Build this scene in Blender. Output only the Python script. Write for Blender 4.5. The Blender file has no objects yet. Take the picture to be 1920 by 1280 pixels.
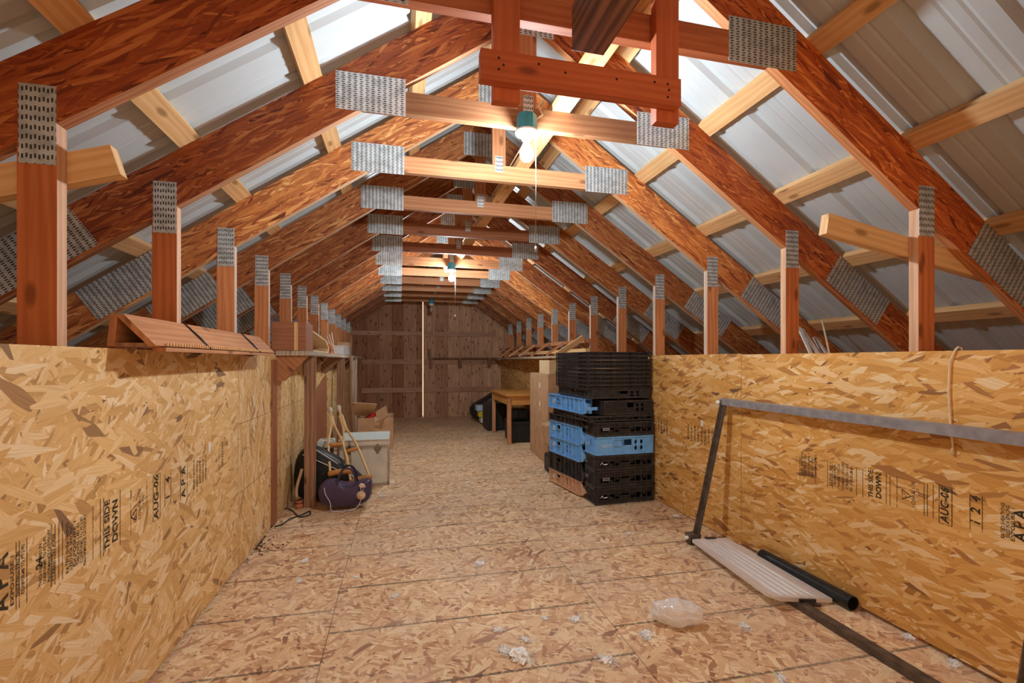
import bpy, math, random
from mathutils import Vector, Matrix, noise
R = math.radians
random.seed(7)
sc = bpy.context.scene
COL = sc.collection

# ------------------------------------------------------------------ camera
F = 875.0; YAW = math.atan(210 / F); CH = 1.175; HZ = 676.0
cam = bpy.data.cameras.new('camera'); cam_o = bpy.data.objects.new('camera', cam); COL.objects.link(cam_o)
cam.sensor_width = 36; cam.lens = F / 1920 * 36
cam.shift_y = (HZ - 640) / 1920.0
cam.clip_start = 0.05
cam_o.location = (0, 0, CH); cam_o.rotation_euler = (R(90), 0, -YAW)
sc.camera = cam_o
# ------------------------------------------------------------------ world, exposure
w = bpy.data.worlds.new('world'); sc.world = w; w.use_nodes = True
bg = w.node_tree.nodes['Background']; bg.inputs[0].default_value = (1.0, 0.70, 0.46, 1); bg.inputs[1].default_value = 1.05
sc.view_settings.view_transform = 'Standard'; sc.view_settings.look = 'None'
sc.view_settings.gamma = 1; sc.view_settings.use_curve_mapping = False
sc.view_settings.exposure = 0.3
BULB = 1020.0             # emission of the two lit bulbs in view
BULB_BACK = 230.0        # warm bulb over the rear of the attic

CT, ST = math.cos(YAW), math.sin(YAW)
def at(px, py, Y):
    "the point of the vertical plane Y that the photograph shows at a pixel"
    a = (px - 750) * CT / F; d = Y * CT / (1 - a * ST)
    return Vector((a * d, Y, CH + (HZ - py) / F * d))
def on_x(px, py, X):
    "the point of the side plane X"
    a = (px - 750) * CT / F; d = X / a
    return Vector((X, (d - X * ST) / CT, CH + (HZ - py) / F * d))
def on_z(px, py, Z=0.0):
    "the point of the level plane Z"
    d = (Z - CH) * F / (HZ - py); a = (px - 750) * CT / F; X = a * d
    return Vector((X, (d - X * ST) / CT, Z))

# ------------------------------------------------------------------ materials
class NT:
    def __init__(s, name):
        s.m = bpy.data.materials.new(name); s.m.use_nodes = True
        s.t = s.m.node_tree; s.b = s.t.nodes['Principled BSDF']
    def n(s, typ, **kw):
        nd = s.t.nodes.new(typ)
        for k, v in kw.items():
            if k.startswith('i_'):
                key = k[2:]; key = int(key) if key.isdigit() else key
                nd.inputs[key].default_value = v
            else: setattr(nd, k, v)
        return nd
    def l(s, a, b): s.t.links.new(a, b)
    def math(s, op, a, b=None, clamp=False):
        nd = s.t.nodes.new('ShaderNodeMath'); nd.operation = op; nd.use_clamp = clamp
        for i, v in enumerate((a, b)):
            if v is None: continue
            if isinstance(v, (int, float)): nd.inputs[i].default_value = v
            else: s.l(v, nd.inputs[i])
        return nd.outputs[0]
    def mix(s, f, a, b, typ='RGBA', blend='MIX'):
        nd = s.t.nodes.new('ShaderNodeMix'); nd.data_type = typ
        if typ == 'RGBA': nd.blend_type = blend; ia, ib, o = 6, 7, 2
        else: ia, ib, o = 2, 3, 0
        for i, v in ((0, f), (ia, a), (ib, b)):
            if isinstance(v, (int, float)): nd.inputs[i].default_value = v
            elif isinstance(v, tuple): nd.inputs[i].default_value = v if len(v) == 4 else v + (1,)
            else: s.l(v, nd.inputs[i])
        return nd.outputs[o]
    def uv(s, rnd=True):
        tc = s.n('ShaderNodeTexCoord'); o = tc.outputs['UV']
        if rnd:
            oi = s.n('ShaderNodeObjectInfo')
            v = s.n('ShaderNodeVectorMath', operation='SCALE'); v.inputs[0].default_value = (37.1, 19.7, 0)
            s.l(oi.outputs['Random'], v.inputs[3])
            a = s.n('ShaderNodeVectorMath', operation='ADD'); s.l(o, a.inputs[0]); s.l(v.outputs[0], a.inputs[1]); o = a.outputs[0]
            s.rnd = oi.outputs['Random']; s.oc = oi.outputs['Color']
        return o
    def ramp(s, f, stops, interp='LINEAR'):
        r = s.n('ShaderNodeValToRGB'); r.color_ramp.interpolation = interp
        e = r.color_ramp.elements
        while len(e) < len(stops): e.new(0.5)
        for i, (p, c) in enumerate(stops):
            e[i].position = p; e[i].color = c + (1,) if len(c) == 3 else c
        s.l(f, r.inputs[0]); return r.outputs[0]
    def mapping(s, v, scale=(1, 1, 1), rot=0, loc=(0, 0, 0)):
        mp = s.n('ShaderNodeMapping'); s.l(v, mp.inputs[0])
        mp.inputs['Location'].default_value = loc
        mp.inputs['Rotation'].default_value = (0, 0, rot); mp.inputs['Scale'].default_value = scale
        return mp.outputs[0]
    def out(s, col=None, rough=0.6, bump=None, bs=0.3, bd=0.002, metal=0, **kw):
        if col is not None:
            if isinstance(col, tuple): s.b.inputs['Base Color'].default_value = col + (1,)
            else: s.l(col, s.b.inputs['Base Color'])
        if isinstance(rough, (int, float)): s.b.inputs['Roughness'].default_value = rough
        else: s.l(rough, s.b.inputs['Roughness'])
        s.b.inputs['Metallic'].default_value = metal
        s.b.inputs['Specular IOR Level'].default_value = kw.get('spec', 0.3)
        if bump is not None:
            bn = s.n('ShaderNodeBump'); bn.inputs['Strength'].default_value = bs; bn.inputs['Distance'].default_value = bd
            s.l(bump, bn.inputs['Height']); s.l(bn.outputs[0], s.b.inputs['Normal'])
        return s.m

def flakes(name, stops, size=(0.12, 0.02), angles=(0.2, -0.6, 1.2, -1.35, 0.75), rnd=True, prefer=None, tint=0.0, rough=0.6, bs=0.25, extra=None):
    "oriented strand board: polygonal wood flakes lying over each other, each with its own grain"
    N = NT(name); uv = N.uv(rnd)
    nz = N.n('ShaderNodeTexNoise', i_Scale=9.0, i_Detail=2.0); N.l(uv, nz.inputs['Vector'])
    dv = N.n('ShaderNodeVectorMath', operation='SCALE'); dv.inputs[3].default_value = 0.012; N.l(nz.outputs['Color'], dv.inputs[0])
    av = N.n('ShaderNodeVectorMath', operation='ADD'); N.l(uv, av.inputs[0]); N.l(dv.outputs[0], av.inputs[1]); p = av.outputs[0]
    cp = ct = cg = None
    for i, a in enumerate(angles):
        k = (1.25, 0.7, 1.0, 0.55, 1.1, 0.8, 0.5)[i]
        mp = N.mapping(p, rot=a, loc=(i * 3.7, i * 1.9, 0))
        mp = N.mapping(mp, scale=(1 / (size[0] * k), 1 / (size[1] * k), 1))
        vo = N.n('ShaderNodeTexVoronoi', voronoi_dimensions='2D', feature='F1', i_Scale=1.0, i_Randomness=1.0)
        N.l(mp, vo.inputs['Vector'])
        sp = N.n('ShaderNodeSeparateColor'); N.l(vo.outputs['Color'], sp.inputs[0])
        pr, tn = sp.outputs[0], sp.outputs[1]
        if prefer: pr = N.math('ADD', pr, prefer[i])
        gm = N.mapping(mp, scale=(0.9, 9, 1))
        gn = N.n('ShaderNodeTexNoise', noise_dimensions='2D', i_Scale=1.0, i_Detail=2.0); N.l(gm, gn.inputs['Vector']); g = gn.outputs[0]
        if cp is None: cp, ct, cg = pr, tn, g
        else:
            m = N.math('GREATER_THAN', pr, cp)
            ct = N.mix(m, ct, tn, 'FLOAT'); cg = N.mix(m, cg, g, 'FLOAT'); cp = N.math('MAXIMUM', pr, cp)
    col = N.ramp(ct, stops)
    gr = N.ramp(cg, [(0.3, (0.72, 0.66, 0.6)), (0.62, (1.08, 1.06, 1.04))])
    col = N.mix(0.5, col, gr, blend='MULTIPLY')
    big = N.n('ShaderNodeTexNoise', i_Scale=1.3, i_Detail=1.0); N.l(uv, big.inputs['Vector'])
    col = N.mix(0.6, col, N.ramp(big.outputs[0], [(0.3, (0.84, 0.8, 0.76)), (0.7, (1.12, 1.1, 1.06))]), blend='MULTIPLY')
    if tint:
        rr = N.ramp(N.rnd, [(0.0, (1 - tint, 1 - tint * 1.35, 1 - tint * 1.5)), (0.5, (1, 1, 1)), (1.0, (1 + tint * .3, 1 + tint * .35, 1 + tint * .3))])
        col = N.mix(1.0, col, rr, blend='MULTIPLY')
    if tint: col = N.mix(1.0, col, N.oc, blend='MULTIPLY')
    if extra: col = extra(N, col)
    h = N.math('ADD', N.math('MULTIPLY', ct, 0.6), cg)
    return N.out(col, rough, h, bs, 0.0015)

def floor_extra(N, col):
    "scuffs, dust and the seams and printed guide lines of the floor sheets (a 1.22 x 2.44 m grid)"
    tc = N.n('ShaderNodeTexCoord'); sp = N.n('ShaderNodeSeparateXYZ'); N.l(tc.outputs['Object'], sp.inputs[0])
    x, y = sp.outputs[0], sp.outputs[1]
    nz = N.n('ShaderNodeTexNoise', i_Scale=60.0, i_Detail=2.0); N.l(tc.outputs['Object'], nz.inputs['Vector'])
    brk = N.ramp(nz.outputs[0], [(0.30, (0, 0, 0)), (0.5, (1, 1, 1))])
    colx = N.math('FLOOR', N.math('DIVIDE', N.math('ADD', x, 0.30), 1.22))
    off = N.math('MULTIPLY', N.math('MODULO', N.math('ADD', colx, 10.0), 2.0), 0.62)
    yy = N.math('ADD', N.math('ADD', y, N.math('MULTIPLY', x, 0.02)), off)
    def line(v, period, phase, wd):
        q = N.math('MODULO', N.math('ADD', v, 40 * period - phase), period)
        q = N.math('ABSOLUTE', N.math('SUBTRACT', q, period / 2))
        return N.math('GREATER_THAN', q, period / 2 - wd)
    l1 = line(yy, 0.4067, 0.10, 0.0065)
    l2 = line(yy, 2.44, 1.15, 0.0025)
    l3 = line(x, 1.22, -0.30, 0.0018)
    a = N.math('MULTIPLY', N.math('MULTIPLY', l1, brk), 0.78)
    b = N.math('MULTIPLY', N.math('MAXIMUM', l2, l3), 0.8)
    col = N.mix(N.math('MAXIMUM', a, b), col, (0.055, 0.035, 0.025))
    d = N.n('ShaderNodeTexNoise', i_Scale=2.2, i_Detail=5.0, i_Roughness=0.65); N.l(tc.outputs['Object'], d.inputs['Vector'])
    col = N.mix(N.ramp(d.outputs[0], [(0.42, (0, 0, 0)), (0.75, (0.5, 0.5, 0.5))]), col, (0.66, 0.52, 0.40))
    s = N.n('ShaderNodeTexNoise', i_Scale=110.0, i_Detail=1.0); N.l(tc.outputs['Object'], s.inputs['Vector'])
    col = N.mix(N.ramp(s.outputs[0], [(0.73, (0, 0, 0)), (0.77, (0.8, 0.8, 0.8))]), col, (0.07, 0.045, 0.03))
    return col

def wood(name, base, dark, knots=0.5, grain=1.0, rough=0.6, tint=0.25, spec=0.25, wave=0.3):
    N = NT(name); uv = N.uv()
    st = N.mapping(uv, scale=(1.0, 30 * grain, 1))
    nz = N.n('ShaderNodeTexNoise', noise_dimensions='2D', i_Scale=2.2, i_Detail=4.0, i_Roughness=0.6, i_Distortion=0.6); N.l(st, nz.inputs['Vector'])
    dm = N.mapping(uv, scale=(0.35, 3.2, 1))
    wv = N.n('ShaderNodeTexWave', wave_type='RINGS', i_Scale=3.2 * grain, i_Distortion=6.0, i_Detail=2.0, **{'i_Detail Scale': 1.5}); N.l(dm, wv.inputs['Vector'])
    f = N.mix(wave, nz.outputs[0], wv.outputs[1], 'FLOAT')
    mid = tuple(b * .5 + d * .5 for b, d in zip(base, dark))
    col = N.ramp(f, [(0.12, dark), (0.42, mid), (0.62, base), (0.9, tuple(min(1, c * 1.12) for c in base))])
    km = N.mapping(uv, scale=(3.6, 9.5, 1))
    kn = N.n('ShaderNodeTexVoronoi', voronoi_dimensions='2D', i_Scale=1.0); N.l(km, kn.inputs['Vector'])
    spk = N.n('ShaderNodeSeparateColor'); N.l(kn.outputs['Color'], spk.inputs[0])
    sel = N.math('LESS_THAN', spk.outputs[0], knots)
    kk = N.math('MULTIPLY', N.ramp(kn.outputs['Distance'], [(0.07, (1, 1, 1)), (0.16, (0, 0, 0))]), sel)
    col = N.mix(N.math('MULTIPLY', kk, 0.8), col, tuple(c * .45 for c in dark))
    big = N.n('ShaderNodeTexNoise', i_Scale=2.4, i_Detail=2.0); N.l(uv, big.inputs['Vector'])
    col = N.mix(0.7, col, N.ramp(big.outputs[0], [(0.3, (0.82, 0.76, 0.72)), (0.7, (1.1, 1.08, 1.06))]), blend='MULTIPLY')
    if tint:
        rr = N.ramp(N.rnd, [(0.0, (1 - tint, 1 - tint * 1.3, 1 - tint * 1.5)), (0.5, (1, 1, 1)), (1.0, (1 + tint * .3, 1 + tint * .4, 1 + tint * .4))])
        col = N.mix(1.0, col, rr, blend='MULTIPLY')
    col = N.mix(1.0, col, N.oc, blend='MULTIPLY')
    return N.out(col, rough, f, 0.25, 0.0012, spec=spec)

def plain(name, col, rough=0.5, metal=0, noise_amt=0.12, scale=25, bump=0.0, **kw):
    N = NT(name); tc = N.n('ShaderNodeTexCoord')
    nz = N.n('ShaderNodeTexNoise', i_Scale=float(scale), i_Detail=3.0); N.l(tc.outputs['Object'], nz.inputs['Vector'])
    c = N.ramp(nz.outputs[0], [(0.3, tuple(x * (1 - noise_amt * 1.5) for x in col)), (0.7, tuple(min(1, x * (1 + noise_amt)) for x in col))])
    m = N.out(c, rough, nz.outputs[0] if bump else None, bump, 0.003, metal, **kw)
    for k in ('Transmission Weight', 'Alpha', 'Sheen Weight', 'Coat Weight'):
        if k in kw: N.b.inputs[k].default_value = kw[k]
    if 'Emission' in kw:
        N.b.inputs['Emission Color'].default_value = kw['Emission'] + (1,); N.b.inputs['Emission Strength'].default_value = kw['strength']
    return m

def plate_mat():
    "galvanised truss plate: staggered rows of punched slots"
    N = NT('galvanised_plate'); uv = N.uv(False)
    mp = N.mapping(uv, scale=(1, 1, 1)); sp = N.n('ShaderNodeSeparateXYZ'); N.l(mp, sp.inputs[0])
    u, v = sp.outputs[0], sp.outputs[1]          # u across rows, v along slots
    vi = N.math('DIVIDE', v, 0.0095); odd = N.math('MODULO', N.math('FLOOR', N.math('ADD', vi, 1000.0)), 2.0)
    fu = N.math('FRACT', N.math('ADD', N.math('DIVIDE', u, 0.0255), N.math('MULTIPLY', odd, 0.10)))
    fv = N.math('FRACT', N.math('ADD', vi, 1000.0))
    a = N.math('LESS_THAN', N.math('ABSOLUTE', N.math('SUBTRACT', fu, 0.5)), 0.24)
    b = N.math('LESS_THAN', N.math('ABSOLUTE', N.math('SUBTRACT', fv, 0.5)), 0.24)
    hole = N.math('MULTIPLY', a, b)
    tc = N.n('ShaderNodeTexCoord'); nz = N.n('ShaderNodeTexNoise', i_Scale=30.0, i_Detail=3.0); N.l(tc.outputs['Object'], nz.inputs['Vector'])
    c = N.ramp(nz.outputs[0], [(0.3, (0.42, 0.45, 0.46)), (0.6, (0.66, 0.69, 0.70))])
    col = N.mix(hole, c, (0.035, 0.025, 0.02))
    N.l(N.math('MULTIPLY', N.math('SUBTRACT', 1.0, hole), 0.45), N.b.inputs['Metallic'])
    m = N.out(col, 0.42, N.math('SUBTRACT', 1.0, hole), 0.5, 0.001, spec=0.4)
    N.l(N.math('MULTIPLY', N.math('SUBTRACT', 1.0, hole), 0.45), N.b.inputs['Metallic'])
    return m

OSB_L = flakes('osb_wall', [(0.0, (0.24, 0.14, 0.08)), (0.025, (0.45, 0.25, 0.10)), (0.14, (0.68, 0.41, 0.155)), (0.5, (0.78, 0.51, 0.22)), (0.8, (0.84, 0.60, 0.31)), (1.0, (0.90, 0.74, 0.50))],
                size=(0.12, 0.025), angles=(0.15, -0.5, 0.95, -1.2, 0.5, -0.12, -0.8), prefer=(0, 0, -.05, -.12, 0, .05, -.05), rnd=False)
OSB_R = flakes('osb_wall_amber', [(0.0, (0.20, 0.10, 0.045)), (0.025, (0.42, 0.19, 0.06)), (0.15, (0.64, 0.32, 0.075)), (0.5, (0.74, 0.41, 0.12)), (0.8, (0.81, 0.50, 0.19)), (1.0, (0.88, 0.68, 0.40))],
                size=(0.12, 0.024), angles=(0.12, -0.35, 0.6, -1.0, 0.3, -0.12, -0.7), prefer=(0.05, 0.05, -.1, -.2, 0.05, .1, -.1), rnd=False)
OSB_F = flakes('osb_floor', [(0.0, (0.28, 0.14, 0.085)), (0.05, (0.46, 0.23, 0.13)), (0.22, (0.62, 0.355, 0.20)), (0.45, (0.74, 0.49, 0.285)), (0.75, (0.82, 0.60, 0.37)), (1.0, (0.91, 0.75, 0.52))],
               size=(0.075, 0.019), angles=(1.2, -1.0, 0.3, 1.9, 0.75, -0.3), rnd=False, extra=floor_extra, rough=0.62)
LSL = flakes('strand_lumber', [(0.0, (0.11, 0.03, 0.014)), (0.12, (0.25, 0.075, 0.026)), (0.5, (0.35, 0.12, 0.040)), (0.85, (0.44, 0.18, 0.06)), (1.0, (0.60, 0.33, 0.14))],
             size=(0.13, 0.011), angles=(0.08, -0.18, 0.38, -0.5, 0.0), prefer=(.1, .1, -.05, -.1, .1), tint=0.3, bs=0.35)
FIR = wood('fir_lumber', (0.56, 0.27, 0.13), (0.42, 0.17, 0.075), 0.35)
EDGE_LIT = wood('lit_stud_edge', (0.70, 0.56, 0.45), (0.52, 0.38, 0.28), 0.2, tint=0.08)  # room-side stud edges: bulb light painted in as a paler tone
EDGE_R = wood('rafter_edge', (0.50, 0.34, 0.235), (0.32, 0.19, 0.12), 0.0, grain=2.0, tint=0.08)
STUD = wood('reddish_stud', (0.60, 0.245, 0.10), (0.44, 0.155, 0.055), 0.35, tint=0.15)
PINE = wood('pale_pine', (0.76, 0.50, 0.25), (0.64, 0.36, 0.15), 0.5, tint=0.12)
REDFIR = wood('red_fir', (0.56, 0.15, 0.055), (0.45, 0.10, 0.035), 0.2, tint=0.05, wave=0.2)
TREATED = wood('dark_timber', (0.25, 0.11, 0.055), (0.05, 0.022, 0.014), 0.0, grain=0.9, tint=0.0, wave=0.42)
BARN = wood('barn_board', (0.70, 0.43, 0.28), (0.26, 0.14, 0.08), 0.7, tint=0.45, wave=0.08, rough=0.8)
RAILW = wood('rail_board', (0.55, 0.33, 0.21), (0.30, 0.16, 0.10), 0.4, tint=0.15)
GREYWOOD = wood('weathered_wood', (0.50, 0.42, 0.33), (0.26, 0.19, 0.13), 0.3, tint=0.1)
BROWNWOOD = wood('brown_lumber', (0.36, 0.20, 0.12), (0.17, 0.085, 0.05), 0.4, tint=0.15)
OAK = wood('honey_oak', (0.66, 0.32, 0.09), (0.46, 0.19, 0.045), 0.0, tint=0.05, rough=0.4)
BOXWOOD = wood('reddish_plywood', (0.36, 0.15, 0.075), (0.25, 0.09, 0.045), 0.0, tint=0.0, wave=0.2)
PLATE = plate_mat()
METAL = plain('white_roof_steel', (0.52, 0.575, 0.605), 0.42, 0.0, 0.05, 3, spec=0.45)
INK = plain('black_ink', (0.03, 0.022, 0.015), 0.7, noise_amt=0.3)
def worn_ink():
    N = NT('worn_ink'); tc = N.n('ShaderNodeTexCoord'); nz = N.n('ShaderNodeTexNoise', i_Scale=70.0, i_Detail=3.0); N.l(tc.outputs['Object'], nz.inputs['Vector'])
    N.l(N.ramp(nz.outputs[0], [(0.32, (.2, .2, .2)), (0.44, (.93, .93, .93))]), N.b.inputs['Alpha'])
    return N.out((0.05, 0.035, 0.02), 0.8)
STAMP = worn_ink()
TEAL = plain('teal_plastic', (0.03, 0.26, 0.38), 0.4)
PORC = plain('white_porcelain', (0.85, 0.87, 0.88), 0.25, noise_amt=0.02)
GLOW = plain('bulb_glow', (1, 1, 1), 0.3, Emission=(0.86, 0.95, 1.0), strength=BULB)
GLOW_BACK = plain('warm_bulb_glow', (1, 1, 1), 0.3, Emission=(1.0, 0.46, 0.20), strength=BULB_BACK)
GLASS = plain('bulb_glass', (0.85, 0.9, 0.92), 0.1, noise_amt=0.02, **{'Transmission Weight': 0.7})
STRING = plain('white_string', (0.5, 0.49, 0.47), 0.8)
BLACKP = plain('black_plastic', (0.03, 0.03, 0.032), 0.3, noise_amt=0.2)
DARKP = plain('worn_black_plastic', (0.026, 0.024, 0.024), 0.45, noise_amt=0.3)
RIMP = plain('scuffed_black_rim', (0.048, 0.043, 0.043), 0.34, noise_amt=0.3)
BLUEP = plain('blue_plastic', (0.17, 0.43, 0.82), 0.38, noise_amt=0.1)
BROWNP = plain('tan_plastic', (0.64, 0.39, 0.25), 0.5, noise_amt=0.1)
WHITEINK = plain('white_print', (0.8, 0.8, 0.8), 0.6, noise_amt=0.05)
CARD = plain('cardboard', (0.52, 0.31, 0.17), 0.8, noise_amt=0.1, scale=9)
CARDL = plain('cardboard_inside', (0.70, 0.51, 0.30), 0.8, noise_amt=0.06)
TRUNK = plain('painted_trunk', (0.68, 0.64, 0.55), 0.55, noise_amt=0.08, scale=8)
TRUNKLID = plain('trunk_top', (0.66, 0.74, 0.72), 0.4, noise_amt=0.05)
TRIMM = plain('worn_metal_edge', (0.50, 0.43, 0.35), 0.4, 0.4)
BRASS = plain('dull_latch', (0.22, 0.19, 0.15), 0.4, 0.7)
NYLON = plain('black_nylon', (0.018, 0.018, 0.02), 0.45, noise_amt=0.3, bump=0.3)
PURPLE = plain('purple_vinyl', (0.07, 0.048, 0.10), 0.35, noise_amt=0.2, scale=8, bump=0.15)
PIPING = plain('pale_piping', (0.55, 0.52, 0.62), 0.5)
WHITEP = plain('white_piping', (0.82, 0.82, 0.82), 0.5)
CREAM = plain('cream_paper', (0.80, 0.66, 0.50), 0.7)
CRUTCH = wood('varnished_crutch', (0.76, 0.54, 0.28), (0.60, 0.37, 0.15), 0.0, tint=0.05)
PAD = plain('ochre_rubber', (0.52, 0.22, 0.05), 0.5, noise_amt=0.15)
CANE = wood('pale_cane', (0.56, 0.37, 0.23), (0.42, 0.25, 0.14), 0.0, tint=0.0)
TIP = plain('grey_rubber_tip', (0.55, 0.47, 0.38), 0.6)
STEEL = plain('dull_steel', (0.30, 0.29, 0.31), 0.4, 0.15, noise_amt=0.15)
RUST = plain('brown_steel', (0.135, 0.105, 0.085), 0.5, 0.4, noise_amt=0.25)
FROST = plain('frosted_plastic', (0.95, 0.89, 0.88), 0.3, noise_amt=0.03, spec=.6, **{'Transmission Weight': 0.2, 'Alpha': 0.66})
FILM = plain('clear_film', (0.95, 0.92, 0.92), 0.12, noise_amt=0.03, bump=0.8, scale=40, spec=0.9, **{'Transmission Weight': 0.2, 'Alpha': 0.82})
PIPE = plain('black_pipe', (0.022, 0.022, 0.023), 0.33, noise_amt=0.2)
FLUFF = plain('white_fluff', (0.95, 0.92, 0.90), 0.9, noise_amt=0.06)
CORD = plain('tan_cord', (0.85, 0.66, 0.44), 0.6)
PLANT = plain('crumb_brown', (0.10, 0.05, 0.03), 0.8)
YELLOW = plain('yellow_vinyl', (0.75, 0.55, 0.05), 0.4)
SKYBLUE = plain('pale_blue_cloth', (0.42, 0.58, 0.72), 0.6)
REDC = plain('red_card', (0.62, 0.03, 0.02), 0.5)
BRICK = plain('terracotta', (0.50, 0.17, 0.08), 0.7)

# ------------------------------------------------------------------ mesh builder
class MB:
    def __init__(s): s.v = []; s.f = []; s.g = []; s.sm = []; s.mi = []
    def add(s, vs, fs, grain=(1, 0, 0), smooth=False, mi=0):
        o = len(s.v); s.v += [Vector(v) for v in vs]; g = Vector(grain).normalized()
        for f in fs: s.f.append([i + o for i in f]); s.g.append(g); s.sm.append(smooth); s.mi.append(mi)
        return s
    def box(s, lo, hi, grain=None, M=None, mi=0):
        (a, b, c), (d, e, f) = lo, hi
        vs = [Vector(p) for p in ((a,b,c),(d,b,c),(d,e,c),(a,e,c),(a,b,f),(d,b,f),(d,e,f),(a,e,f))]
        if grain is None:
            sz = (d - a, e - b, f - c); k = max(range(3), key=lambda i: sz[i]); grain = [0, 0, 0]; grain[k] = 1
        g = Vector(grain)
        if M: vs = [M @ v for v in vs]; g = M.to_3x3() @ g
        return s.add(vs, [(0,3,2,1),(4,5,6,7),(0,1,5,4),(1,2,6,5),(2,3,7,6),(3,0,4,7)], g, mi=mi)
    def bar(s, a, b, w, t, up=(0, 0, 1), mi=0):
        "a board from a to b, w wide across, t thick along up"
        a, b = Vector(a), Vector(b); z = (b - a); L = z.length; z.normalize()
        u = Vector(up); u = (u - z * u.dot(z)).normalized(); r = z.cross(u)
        M = Matrix((z, r, u)).transposed().to_4x4(); M.translation = a
        return s.box((0, -w / 2, -t / 2), (L, w / 2, t / 2), (1, 0, 0), M, mi)
    def prism(s, poly, y0, y1, grain=(1, 0, 0), axis='y', mi=0, side=None):
        n = len(poly)
        def P(p, t):
            return {'y': (p[0], t, p[1]), 'x': (t, p[0], p[1]), 'z': (p[0], p[1], t)}[axis]
        vs = [P(p, y0) for p in poly] + [P(p, y1) for p in poly]
        fs = [tuple(range(n)), tuple(range(2 * n - 1, n - 1, -1))]
        for i in range(n): j = (i + 1) % n; fs.append((i, n + i, n + j, j))
        s.add(vs, fs, grain, mi=mi)
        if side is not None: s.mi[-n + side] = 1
        return s
    def tube(s, pts, r, n=8, smooth=True, closed=False, mi=0, caps=True):
        pts = [Vector(p) for p in pts]; N = len(pts); rs = r if isinstance(r, (list, tuple)) else [r] * N
        vs = []; prev = None
        for i, p in enumerate(pts):
            if closed: t = pts[(i + 1) % N] - pts[i - 1]
            else: t = pts[min(i + 1, N - 1)] - pts[max(i - 1, 0)]
            t.normalize()
            if prev is None:
                u = Vector((0, 0, 1)) if abs(t.z) < 0.9 else Vector((1, 0, 0))
            else: u = prev
            u = (u - t * u.dot(t)).normalized(); prev = u; q = t.cross(u)
            for k in range(n):
                a = 2 * math.pi * k / n; vs.append(p + (u * math.cos(a) + q * math.sin(a)) * rs[i])
        fs = []
        for i in range(N if closed else N - 1):
            j = (i + 1) % N
            for k in range(n):
                m = (k + 1) % n; fs.append((i*n+k, i*n+m, j*n+m, j*n+k))
        g = (pts[-1] - pts[0]); g = g if g.length > 1e-6 else Vector((1, 0, 0))
        if not closed and caps: fs += [tuple(range(n - 1, -1, -1)), tuple((N-1)*n + k for k in range(n))]
        return s.add(vs, fs, g, smooth, mi)
    def lathe(s, prof, n=20, M=None, smooth=True, mi=0):
        vs = []
        for (r, z) in prof:
            for k in range(n):
                a = 2 * math.pi * k / n; vs.append(Vector((r * math.cos(a), r * math.sin(a), z)))
        if M: vs = [M @ v for v in vs]
        fs = []
        for i in range(len(prof) - 1):
            for k in range(n): m = (k + 1) % n; fs.append((i*n+k, i*n+m, (i+1)*n+m, (i+1)*n+k))
        return s.add(vs, fs, (0, 0, 1), smooth, mi)
    def build(s, name, mat, parent=None, bevel=0, subsurf=0, smooth=None, recalc=False):
        me = bpy.data.meshes.new(name); me.from_pydata([tuple(v) for v in s.v], [], s.f)
        for m in (mat if isinstance(mat, (list, tuple)) else [mat]): me.materials.append(m)
        uvl = me.uv_layers.new(name='UVMap')
        for p, g, sm, mi in zip(me.polygons, s.g, s.sm, s.mi):
            n = p.normal; p.use_smooth = sm if smooth is None else smooth; p.material_index = mi
            gg = g
            if abs(n.dot(g)) > 0.9:
                gg = Vector((0, 0, 1)) if abs(n.z) < 0.7 else Vector((1, 0, 0))
            gg = (gg - n * gg.dot(n))
            gg = gg.normalized() if gg.length > 1e-6 else Vector((1, 0, 0))
            h = n.cross(gg); k = abs(n.x) * 0.37 + abs(n.y) * 0.71
            for li in p.loop_indices:
                v = me.vertices[me.loops[li].vertex_index].co
                uvl.data[li].uv = (v.dot(gg), v.dot(h) + k)
        o = bpy.data.objects.new(name, me); COL.objects.link(o)
        if parent: o.parent = parent
        if bevel:
            m = o.modifiers.new('bevel', 'BEVEL'); m.width = bevel; m.segments = 2; m.limit_method = 'ANGLE'; m.angle_limit = R(40)
        if subsurf:
            m = o.modifiers.new('sub', 'SUBSURF'); m.levels = subsurf; m.render_levels = subsurf
        return o

def sm(pts, n=5, closed=False):
    "a smooth curve through the points"
    P = [Vector(p) for p in pts]; N = len(P); out = []
    for i in range(N if closed else N - 1):
        a, b, c, d = (P[(i-1) % N], P[i], P[(i+1) % N], P[(i+2) % N]) if closed else (P[max(i-1, 0)], P[i], P[i+1], P[min(i+2, N-1)])
        for k in range(n):
            t = k / n; out.append(.5 * ((2*b) + (c - a) * t + (2*a - 5*b + 4*c - d) * t*t + (3*b - a - 3*c + d) * t**3))
    if not closed: out.append(P[-1])
    return out
def tag(o, label=None, cat=None, group=None, kind=None):
    if label: o['label'] = label
    if cat: o['category'] = cat
    if group: o['group'] = group
    if kind: o['kind'] = kind
    return o
def thing(name, label, cat, loc=(0, 0, 0), group=None, rz=0):
    o = bpy.data.objects.new(name, None); COL.objects.link(o); o.location = loc; o.rotation_euler.z = rz
    o.empty_display_size = 0.05
    return tag(o, label, cat, group)
def one(mb, name, mat, label, cat, group=None, **kw): return tag(mb.build(name, mat, **kw), label, cat, group)
def copy_tree(src, parent=None):
    c = src.copy(); COL.objects.link(c)
    if parent: c.parent = parent
    for ch in list(src.children): copy_tree(ch, c)
    return c
def local(o, *ms):
    "shift a set of part meshes so their thing's empty can sit at its base"
    for m in ms: m.location = -o.location
def finish(t, parts=None):
    for ch in t.children: ch.matrix_parent_inverse = Matrix.Translation(-Vector(t.location))

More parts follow.
